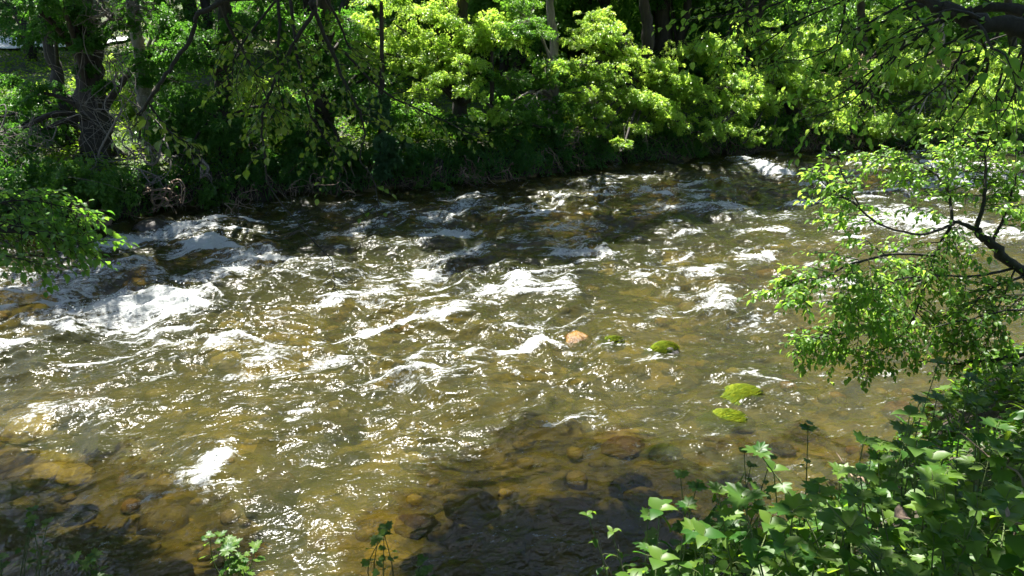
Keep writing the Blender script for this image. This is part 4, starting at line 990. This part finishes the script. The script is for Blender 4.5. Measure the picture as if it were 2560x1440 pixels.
# tree 2: right, heavy dark limb across the top corner
nt = Near(22, .95); nt.canopy = MB()
base2 = np.array([4.6, 1.2, float(gz(4.6, 1.2)) - .1]); top2 = np.array([4.0, 3.4, 7.6])
nt.limb([base2, (4.5, 1.4, 4.2), (4.3, 2.2, 6.0), top2], .28, .16, 10)
nt.limb([(4.5, 1.5, 4.4), P(2760, 60, 3.9), P(2600, 62, 3.9), P(2500, 66, 3.9), P(2430, 48, 3.95), P(2380, 25, 4.0), P(2320, 0, 4.1), P(2230, -50, 4.3), P(2100, -110, 4.5)], .058, .02, 10, 5, 10, (.4, .9), .055, .05, 2, .35)
nt.limb([P(2560, 30, 4.2), P(2460, 20, 4.3), P(2390, 42, 4.4), P(2330, 35, 4.5)], .03, .01, 6, 4, 6, (.3, .6), .055, .045, 2, .4)
for (a, b, c, d_, e) in [((2330, 5), (2200, 60), (2080, 120), (1980, 160), 4.6), ((2380, 30), (2260, 120), (2150, 200), (2060, 260), 4.7), ((2100, -40), (2110, 30), (2095, 90), (2090, 140), 4.8), ((2250, -40), (2120, 0), (1980, 60), (1880, 130), 5.0),
                         ((2420, 45), (2400, 140), (2330, 230), (2240, 290), 4.6), ((2200, -60), (2020, -20), (1900, 30), (1800, 100), 5.2), ((2440, 55), (2470, 160), (2430, 250), (2380, 320), 4.5), ((2540, 80), (2560, 110), (2540, 220), (2500, 300), 4.2),
                         ((1980, -60), (1900, 10), (1800, 40), (1720, 50), 5.3), ((2380, 20), (2200, 170), (2120, 260), (2000, 300), 5.2), ((2500, 70), (2440, 190), (2330, 300), (2240, 380), 5.0), ((2560, 40), (2500, 200), (2480, 330), (2450, 420), 4.9), ((2300, 0), (2250, 130), (2170, 230), (2130, 330), 5.4),
                         ((1900, -60), (1860, 0), (1830, 60), (1800, 150), 5.6), ((2050, -60), (2010, 40), (1950, 130), (1930, 210), 5.5)]:
    nt.limb([P(*a, e), P(*b, e + .1), P(*c, e + .2), P(*d_, e + .3)], .011, .003, 5, 5, 11, (.3, .65), .055, .05, 1, .35, start=.1)
nt.limb([P(2260, 5, 5.0), P(2380, 130, 4.9), P(2480, 100, 4.8), P(2600, 60, 4.7)], .008, .004, 5, 4, leafy=False)
crown_over(nt, [(1030, 1360, 0), (1130, 1290, 0), (1230, 1230, 0), (1320, 1180, 0), (1410, 1140, 0), (1500, 1095, 0), (1600, 1075, 0), (1700, 1070, 0), (1800, 1070, 0), (1900, 1075, 0), (1000, 1430, 0), (1060, 1370, 0), (1120, 1340, 0), (1180, 1310, 0), (1250, 1265, 0), (1330, 1220, 0), (1400, 1180, 0), (1480, 1130, 0), (1560, 1100, 0), (1640, 1090, 0), (1180, 1380, 0), (1300, 1330, 0), (1400, 1300, 0), (1340, 1420, 0), (1480, 1400, 0), (1500, 1240, 0), (960, 1500, 0), (1120, 1400, 0), (1250, 1350, 0), (1330, 1290, 0), (1420, 1240, 0), (1500, 1180, 0), (1250, 1430, 0), (1400, 1380, 0), (1500, 1310, 0), (1560, 1240, 0), (1640, 1140, 0), (1760, 1110, 0), (1880, 1110, 0), (2000, 1100, 0), (1000, 1450, 0), (1620, 1330, .2), (1080, 1470, 0), (1700, 1180, .2), (1800, 1180, .3), (1950, 1150, .4), (2120, 1090, .2), (2240, 1060, .4), (2350, 1030, .6), (2450, 960, .4), (2530, 1000, .8)], 6.4, 8.2, .85, top2)
crown_over(nt, [(1560, 1420, .8), (1900, 1330, 1.4), (1960, 1430, 1.6), (2050, 1380, 1.8), (2140, 1420, 2.0), (2450, 1150, 1.6), (2520, 1250, 2.0), (2480, 1380, 2.2), (2360, 1330, 2.2), (2300, 1440, 2.2), (1960, 1230, 1.0), (2060, 1240, 1.3), (2560, 1120, 1.2), (1640, 1230, .5), (2420, 1060, 1.2), (1700, 1250, .7), (1950, 1310, 1.3), (1880, 1210, .8), (1850, 1440, 1.5), (2250, 1240, 1.7), (2420, 1240, 1.8), (2380, 1000, .9), (2180, 1180, 1.3), (2250, 1330, 2.0), (2100, 1300, 1.6), (1560, 1350, .6), (2200, 1060, .8), (1800, 1200, .6), (2560, 1380, 2.2)], 5.6, 7.4, .5, top2)
crown_shade(nt, [P(x, y, d) for x, y, d in [(2560, 60, 3.9), (2450, 50, 4), (2380, 25, 4.05)]], 5.4, 6.4, .34, top2)
crown_shade(nt, [P(x, y, d) for x, y, d in [(2420, 960, 5.5), (2520, 920, 6), (2480, 1020, 4.8), (2560, 980, 5), (2540, 880, 7), (2380, 1060, 4.3), (2560, 860, 7.6), (2540, 1050, 4.2), (2620, 900, 6.5), (2450, 1100, 3.6), (2540, 1160, 3.2), (2300, 1020, 4.6), (2350, 980, 5.2)]], 5.6, 7.4, .6, top2)
for q in range(46):  # extra unseen crown clumps, added to block sky light over the near bank
    c = np.array([nt.g.uniform(-6, 9), nt.g.uniform(-2.5, 7.5), nt.g.uniform(6.2, 9.5)]); r = nt.g.uniform(.7, 1.15)
    while r > .2 and keeps_lit(c, r): r *= .85
    if r <= .2: continue
    clump_leaves(nt.canopy, c, (r, r, r * .5), int(3600 * r * r), .085, T_SMALL, spray=40)
    tube(nt.wood, smooth_line([top2, (top2 + c) / 2 + np.array([0, 0, .5]), c], 5), .05, .012, 6)
root = nt.build('overhanging_elm', 'near tree with a heavy dark limb across the top right corner', 'tree', base2, 'leaf_right', 'bark_near', T_OVATE)
nt.canopy.build('crown', M['leaf_dark'], root)

# tree 3: leaning low tree on the right, sprays over the water
nt = Near(23, 2.4)
b3 = np.array([6.1, 7.9, float(gz(6.1, 7.9)) - .1])
nt.limb([b3, (5.9, 7.5, 1.0), P(2640, 740, 7.2), P(2540, 668, 7.1), P(2485, 615, 7.0), P(2440, 572, 7.0)], 0.075, .036, 9, 5)
nt.limb([P(2440, 572, 7.0), P(2455, 520, 7.05), P(2463, 460, 7.1), P(2462, 400, 7.2), P(2440, 360, 7.3), P(2410, 330, 7.4)], 0.022, .007, 7, 5, 11, (.35, .8), .060, .030, 2, .15)
nt.limb([P(2440, 575, 7.0), P(2385, 558, 6.95), P(2350, 610, 6.9), P(2320, 690, 6.8), P(2300, 780, 6.7)], 0.022, .006, 7, 5, 10, (.35, .8), .060, .030, 2, .25)
nt.limb([P(2385, 560, 6.95), P(2300, 585, 6.7), P(2200, 560, 6.5), P(2130, 505, 6.3), P(2080, 475, 6.2), P(2030, 430, 6.1)], 0.014, .004, 6, 5, 12, (.2, .5), .062, .030, 2, .1, start=.35)
nt.limb([P(2150, 515, 6.35), P(2115, 455, 6.3), P(2095, 410, 6.3), P(2090, 385, 6.3)], .007, .003, 5, 4, 6, (.12, .25), .06, .04, 1, .1)
nt.limb([P(2380, 560, 6.95), P(2370, 480, 7.2), P(2330, 430, 7.4), P(2260, 400, 7.5), P(2190, 390, 7.5)], .016, .004, 6, 5, 12, (.3, .7), .060, .030, 2, .15)
nt.limb([P(2540, 668, 7.1), P(2440, 690, 6.9), P(2340, 690, 6.7), P(2240, 700, 6.4), P(2170, 740, 6.2), P(2110, 775, 6.1)], 0.015, .004, 6, 5, 15, (.3, .7), .060, .030, 2, .25, start=.25)
nt.limb([P(2340, 640, 6.8), P(2240, 635, 6.5), P(2130, 660, 6.2), P(2070, 690, 6.0), P(2010, 700, 5.9), P(1975, 715, 5.9)], .014, .003, 6, 5, 15, (.25, .6), .060, .028, 2, .2, start=.2)
nt.limb([P(2300, 700, 6.7), P(2200, 790, 6.4), P(2120, 830, 6.2), P(2060, 840, 6.0), P(2015, 850, 6.0)], .012, .003, 6, 5, 14, (.25, .55), .060, .028, 2, .25, start=.15)
nt.limb([P(2320, 690, 6.8), P(2280, 800, 6.5), P(2230, 860, 6.3), P(2150, 900, 6.1)], .010, .003, 6, 5, 11, (.25, .5), .060, .030, 2, .3)
nt.limb([P(2560, 690, 7.1), P(2480, 720, 6.8), P(2420, 780, 6.6), P(2400, 860, 6.4)], .014, .004, 6, 5, 9, (.3, .6), .060, .034, 2, .25)
nt.limb([P(2640, 870, 6.4), P(2540, 890, 6.4), P(2450, 903, 6.3), P(2380, 908, 6.3), P(2300, 905, 6.2)], .024, .006, 6, 5, 7, (.25, .5), .060, .040, 1, .2)
nt.limb([P(2640, 790, 6.4), P(2540, 775, 6.4), P(2450, 790, 6.3), P(2330, 820, 6.2)], .014, .004, 6, 5, 9, (.3, .6), .060, .040, 1, .2)
nt.limb([P(2480, 610, 7.0), P(2520, 520, 7.2), P(2540, 430, 7.3), P(2550, 360, 7.3)], 0.016, .006, 6, 5, 11, (.35, .7), .060, .030, 2, .2)
nt.limb([P(2540, 668, 7.1), P(2500, 760, 6.7), P(2450, 840, 6.4), P(2380, 880, 6.2)], .010, .003, 6, 5, 8, (.25, .5), .060, .032, 2, .25)
nt.limb([P(2640, 760, 6.8), P(2560, 740, 6.7), P(2480, 830, 6.4), P(2440, 930, 6.2)], .010, .003, 6, 5, 8, (.25, .5), .060, .032, 2, .25)
nt.build('leaning_willow', 'low leaning tree on the right with sunlit sprays spread over the rapids', 'tree', b3, 'leaf_right', 'bark_near', T_OVATE, 'trunk', 'crown')

# tree 4: spray entering from the left
nt = Near(24, 2.3)
b4 = np.array([-7.4, 2.9, float(gz(-7.4, 2.9)) - .1])
nt.limb([b4, (-7.2, 3.4, 2.2), (-6.6, 4.6, 2.6), P(-260, 590, 6.4), P(-90, 570, 6.6), P(40, 575, 6.7), P(130, 590, 6.8), P(215, 612, 6.8)], .08, .005, 8, 5, 18, (.35, .8), .075, .055, 2, .3, start=.45)
nt.limb([P(-180, 590, 6.4), P(-40, 520, 6.8), P(60, 500, 7.0), P(150, 515, 7.1), P(215, 540, 7.1)], .012, .004, 6, 5, 14, (.3, .7), .075, .055, 2, .3, start=.25)
nt.limb([P(-120, 585, 6.5), P(-20, 630, 6.4), P(60, 650, 6.4), P(110, 662, 6.4)], .010, .003, 6, 5, 9, (.25, .5), .075, .055, 1, .3, start=.25)
nt.build('streamside_alder', 'leafy bough reaching over the rapids from the left edge', 'tree', b4, 'leaf_mid', 'bark_near', T_OVATE)

# ------------------------------------------------------------------ near bank plants
def plant(name, label, px, py, d, h, nst, size, tpl, seed, lm='leaf_under', spread=.22, per=7, group='leafy plants on the near bank', up=.55, base=None):
    """stems rise from the bank so that the top shows at the pixel"""
    g = np.random.default_rng(seed); tip = P(px, py, d)
    if base is None: base = (tip[0] + .05, tip[1] - .12)
    z0 = float(gz(base[0], base[1])) - .03
    root = thing(name, label, 'plant', (base[0], base[1], z0), group)
    st = MB(); lp, ld, ln, ls = [], [], [], []
    for i in range(nst):
        e = tip + (g.normal(0, spread, 3) * [1, 1, .55] if i else 0)
        e[2] = max(e[2], z0 + .12)
        b = np.array([base[0], base[1], z0]) + g.normal(0, .05, 3) * [1, 1, 0]
        c = smooth_line([b, (b + e) / 2 + np.array([g.normal(0, .05), g.normal(0, .05), .10 * h]), e], 6)
        tube(st, c, .006, .0025, 5)
        k = per + 2
        for j in range(k):
            u = .28 + .72 * j / (k - 1); q = c[min(int(u * (len(c) - 1)), len(c) - 1)]
            a = j * 2.4 + g.uniform(0, 1); pl = size * g.uniform(.6, 1.1) * (1.15 - .6 * u)
            dv = np.array([math.cos(a), math.sin(a), g.uniform(.05, .45)])
            le = q + dv * pl; tube(st, [q, (q + le) / 2 + np.array([0, 0, .01]), le], .0018, .0014, 3)
            lp.append(le); ld.append(dv * [1, 1, .2] - np.array([0, 0, g.uniform(0, .35)])); ln.append(np.array([0, 0, 1.0]) + g.normal(0, .3, 3) + SUN * .3)
            ls.append(size * g.uniform(.75, 1.2) * (1.2 - .55 * u))
        for a in (0, 2.1, 4.2):
            dv = np.array([math.cos(a + i), math.sin(a + i), .5]); lp.append(e); ld.append(dv); ln.append(np.array([0, 0, 1.0]) + dv * -.4); ls.append(size * .85)
    st.build('stems', M['stem_green'], root, smooth=True)
    mb = MB(); leaves(mb, lp, ld, ln, np.array(ls), tpl, np.clip(g.normal(.5, .3, len(lp)), 0, 1)); mb.build('leaves', M[lm], root, smooth=True)
    return root

PLN = [
 (2020, 1075, 3.7, .8, 1, .075, T_LOBED, 'single tall sprig standing clear against the dark water'),
 (2180, 1112, 3.1, .8, 2, .085, T_LOBED, 'yellow-green young shoot beside the sunlit clump'),
 (2290, 1120, 2.75, .9, 5, .095, T_BROAD, 'brightest sunlit broad-leaved clump at lower right'),
 (2360, 1190, 2.6, .9, 5, .10, T_LOBED, 'sunlit lobed plant with oval leaf shadows on it'),
 (2100, 1180, 3.0, .8, 4, .085, T_LOBED, 'shaded lobed plant between the tall sprig and the sunlit clump'),
 (1990, 1250, 2.9, .8, 3, .08, T_BROAD, 'small plant with a spot of sun left of the sunlit clump'),
 (1820, 1290, 2.7, .8, 5, .085, T_LOBED, 'lobed plant in half sun at the bottom'),
 (1760, 1340, 2.45, .8, 5, .095, T_BROAD, 'broad-leaved sunlit plant at the bottom left of the thicket'),
 (1650, 1400, 2.35, .8, 4, .085, T_BROAD, 'outermost broad-leaved plant at the bottom of the thicket'),
 (1740, 1220, 3.2, .7, 4, .075, T_LOBED, 'dim low plant on the water side of the thicket'),
 (1620, 1290, 3.3, .6, 3, .07, T_LOBED, 'pale tipped shoot at the left tip of the thicket'),
 (1530, 1330, 3.5, .6, 3, .06, T_OVATE, 'thin plant with dry pale stalks at the water edge'),
 (2100, 1300, 2.4, .9, 4, .09, T_BROAD, 'plant with bright leaf tops in the middle of the thicket'),
 (2200, 1260, 2.45, .9, 5, .085, T_LOBED, 'half lit lobed plant below the brightest clump'),
 (2440, 1010, 3.3, 1., 5, .09, T_LOBED, 'dark lobed plant at the right edge below the bare limb'),
 (2500, 1120, 2.8, 1., 5, .10, T_LOBED, 'deeply shaded plant on the right edge'),
 (2520, 1280, 2.3, 1., 5, .10, T_BROAD, 'nearly black plant in the lower right corner'),
 (2350, 1330, 2.2, .9, 5, .09, T_LOBED, 'shaded plant below the leaf-shadowed one'),
 (1980, 1390, 2.2, .9, 5, .11, T_LOBED, 'large dark lobed leaves in shadow at the bottom'),
 (1890, 1400, 2.2, .8, 4, .085, T_BROAD, 'half lit plant beside the large dark leaves at the bottom'),
 (2200, 1400, 2.1, .9, 5, .09, T_LOBED, 'plant with scattered sun flecks at the bottom'),
 (2300, 1000, 4.2, .7, 4, .075, T_LOBED, 'dim plant reaching over the shaded water upstream'),
 (1860, 1130, 4.3, .5, 3, .06, T_LOBED, 'low dark plant at the waterline under the mossy stones')]
for i, (px, py, d, h, ns, sz, tp, lab) in enumerate(PLN):
    plant('leafy_plant', lab, px, py, d, h, ns, sz, tp, 300 + i)
for i, (px, py, d, ns, sz, lab) in enumerate([
    (960, 1335, 4.25, 2, .055, 'thin upright sapling with small leaves at the bottom centre'),
    (1055, 1400, 4.1, 1, .05, 'tiny bright seedling right of the thin sapling'),
    (575, 1350, 4.3, 4, .05, 'dark bushy sprig rising at the bottom left of centre'),
    (590, 1420, 4.1, 3, .055, 'green low plant under the dark bushy sprig'),
    (235, 1400, 4.1, 4, .055, 'bright green plant at the bottom left'),
    (80, 1300, 4.3, 3, .05, 'pale green tuft of leaves over dark water at the left'),
    (5, 1395, 3.9, 2, .05, 'sunlit leaf tuft in the bottom left corner')]):
    plant('small_plant', lab, px, py, d, .3, ns + 2, sz * 1.25, T_LOBED, 400 + i, spread=.09, per=6, group='small plants along the near edge', base=(P(px, py, d)[0] + .03, min(P(px, py, d)[1] - .05, float(y_near(P(px, py, d)[0])) - .05)))

# low thicket under the named plants
mb = MB(); g = np.random.default_rng(77); n = 21000
x = g.uniform(-.2, 7.5, n); y = g.uniform(1.2, 9, n)
dn = y_near(x) - y
edge = .35 + .16 * np.clip(y - 2.5, 0, 3)        # open on the water side at the left
m = (dn > -.25) & (dn < 4.6) & (x > edge + .25 * noise2(x * 2, y * 2, 3)) & (np.hypot(x, y) > 1.7)
x, y, dn = x[m], y[m], dn[m]
hgt = np.clip(.42 + .35 * fbm(x * 1.1, y * 1.1, 2, 19), .12, .85) * (1 - g.uniform(0, 1, len(x)) ** 2 * .75)
z = gz(x, y) + hgt
lim = 4.0 - 1.02 * np.hypot(y, .0) * .78 + .35          # stay below the sight line to the named plants
pos = np.stack([x, y, np.minimum(z, np.maximum(lim, gz(x, y) + .1))], 1); n = len(pos)
dv = np.stack([g.normal(0, 1, n), g.normal(0, 1, n), g.normal(-.2, .4, n)], 1); nv = np.array([0, 0, 1.0]) + g.normal(0, .42, (n, 3)) + SUN * .25
kind = g.choice(5, n, p=[.30, .26, .22, .12, .10]); tt = np.clip(g.normal(.42, .3, n), 0, 1)
patch = noise2(x * 1.4, y * 1.4, 44)
kind = np.where((kind == 0) & (patch > .18), 2, kind); kind = np.where((kind == 2) & (patch < -.25), 0, kind)
sz = np.exp(g.normal(0, .30, n)) * np.array([.086, .088, .058, .10, .16])[kind]
for q, tp in enumerate((T_LOBED, T_BROAD, T_OVATE, T_NARROW, (T_NARROW[0] * [1, .4, 1], T_NARROW[1]))):
    m = kind == q
    d_ = dv[m] + ([0, 0, 1.3] if q == 4 else [0, 0, 0])
    leaves(mb, pos[m], d_, nv[m], sz[m], tp, tt[m])
tag(mb.build('thicket', M['leaf_under'], smooth=True), 'dense mass of green leaves covering the near bank', 'undergrowth', kind='stuff')
# sparse cover on the rest of the near bank
mb = MB(); n = 9000
x = g.uniform(-14, .8, n); y = y_near(x) - g.uniform(.1, 6, n)
pos = np.stack([x, y, gz(x, y) + g.uniform(.02, .3, n)], 1)
m = np.hypot(x, y) > .9
leaves(mb, pos[m], np.stack([g.normal(0, 1, m.sum()), g.normal(0, 1, m.sum()), g.normal(0, .3, m.sum())], 1), np.array([0, 0, 1.0]) + g.normal(0, .4, (m.sum(), 3)), g.uniform(.04, .09, m.sum()), T_OVATE)
tag(mb.build('ground_cover', M['leaf_under'], smooth=True), 'low leaves scattered over the near bank', 'ground cover', kind='stuff')
for px, py, d, lab in ((2235, 1292, 2.35, 'curled pale dead leaf lying on the thicket'), (2515, 1297, 2.25, 'small whitish dead leaf in the dark at the right edge')):
    mb = MB(); q = P(px, py, d)
    v_, f_ = T_BROAD; v_ = v_.copy(); v_[:, 2] += .5 * v_[:, 1] ** 2 * 3
    leaves(mb, [q], [[1, .3, -.15]], [[.1, -.3, 1]], .075, (v_, f_))
    tag(mb.build('dead_leaf', M['rock_bank'], smooth=True), lab, 'leaf')
# dry stalks
for i, (pts, lab) in enumerate([([(1495, 1335, 3.9), (1510, 1400, 3.8), (1530, 1450, 3.7)], 'dry pale stalk leaning at the water edge left of the thicket'),
                                ([(1545, 1360, 3.8), (1555, 1410, 3.7), (1560, 1460, 3.6)], 'shorter dry stalk right beside the leaning pale one'),
                                ([(2090, 1130, 3.2), (2130, 1190, 3.0), (2160, 1240, 2.9)], 'thin tan stem crossing in front of the thicket'),
                                ([(2400, 1080, 2.9), (2480, 1150, 2.8), (2560, 1230, 2.7)], 'long thin stem in the shade at the right edge')]):
    mb = MB(); q = PL(pts); e = q[-1].copy(); e[2] = float(gz(e[0], e[1])) - .02
    tube(mb, smooth_line(list(q) + [e], 5), .003, .006, 4)
    tag(mb.build('stalk', M['twig_tan'], smooth=True), lab, 'stalk')

# ------------------------------------------------------------------ light and camera
w = bpy.data.worlds.new('World'); S.world = w; w.use_nodes = True
nt_ = w.node_tree; nt_.nodes.clear()
sky = nt_.nodes.new('ShaderNodeTexSky'); sky.sky_type = 'NISHITA'; sky.sun_disc = False
sky.sun_elevation = SUN_EL; sky.sun_rotation = SUN_AZ
bg = nt_.nodes.new('ShaderNodeBackground'); bg.inputs[1].default_value = .05
wo = nt_.nodes.new('ShaderNodeOutputWorld')
nt_.links.new(sky.outputs[0], bg.inputs[0]); nt_.links.new(bg.outputs[0], wo.inputs[0])

sl = bpy.data.lights.new('sun', 'SUN'); sl.energy = 5.0; sl.angle = R(.53); sl.color = (1, .955, .88)
so = bpy.data.objects.new('sun', sl); COL.objects.link(so); so.location = (0, 0, 30)
so.rotation_euler = Vector(-SUN).to_track_quat('-Z', 'Y').to_euler()

cd = bpy.data.cameras.new('camera'); cd.sensor_width = 36; cd.lens = F_PX / 2560 * 36; cd.clip_start = .05; cd.clip_end = 2000
co = bpy.data.objects.new('camera', cd); COL.objects.link(co)
co.location = tuple(CAMP); co.rotation_euler = (math.pi / 2 - PITCH, 0, 0)
S.camera = co

S.view_settings.view_transform = 'Standard'; S.view_settings.look = 'None'
S.view_settings.exposure = 2.2; S.view_settings.gamma = 1
S.render.engine = 'CYCLES'
cy = S.cycles
cy.max_bounces = 6; cy.diffuse_bounces = 3; cy.glossy_bounces = 2; cy.transmission_bounces = 3; cy.transparent_max_bounces = 6
cy.caustics_reflective = False; cy.caustics_refractive = False
cy.sample_clamp_indirect = 3.0; cy.sample_clamp_direct = 3.0
cy.use_denoising = True
cy.use_adaptive_sampling = True; cy.adaptive_threshold = .02
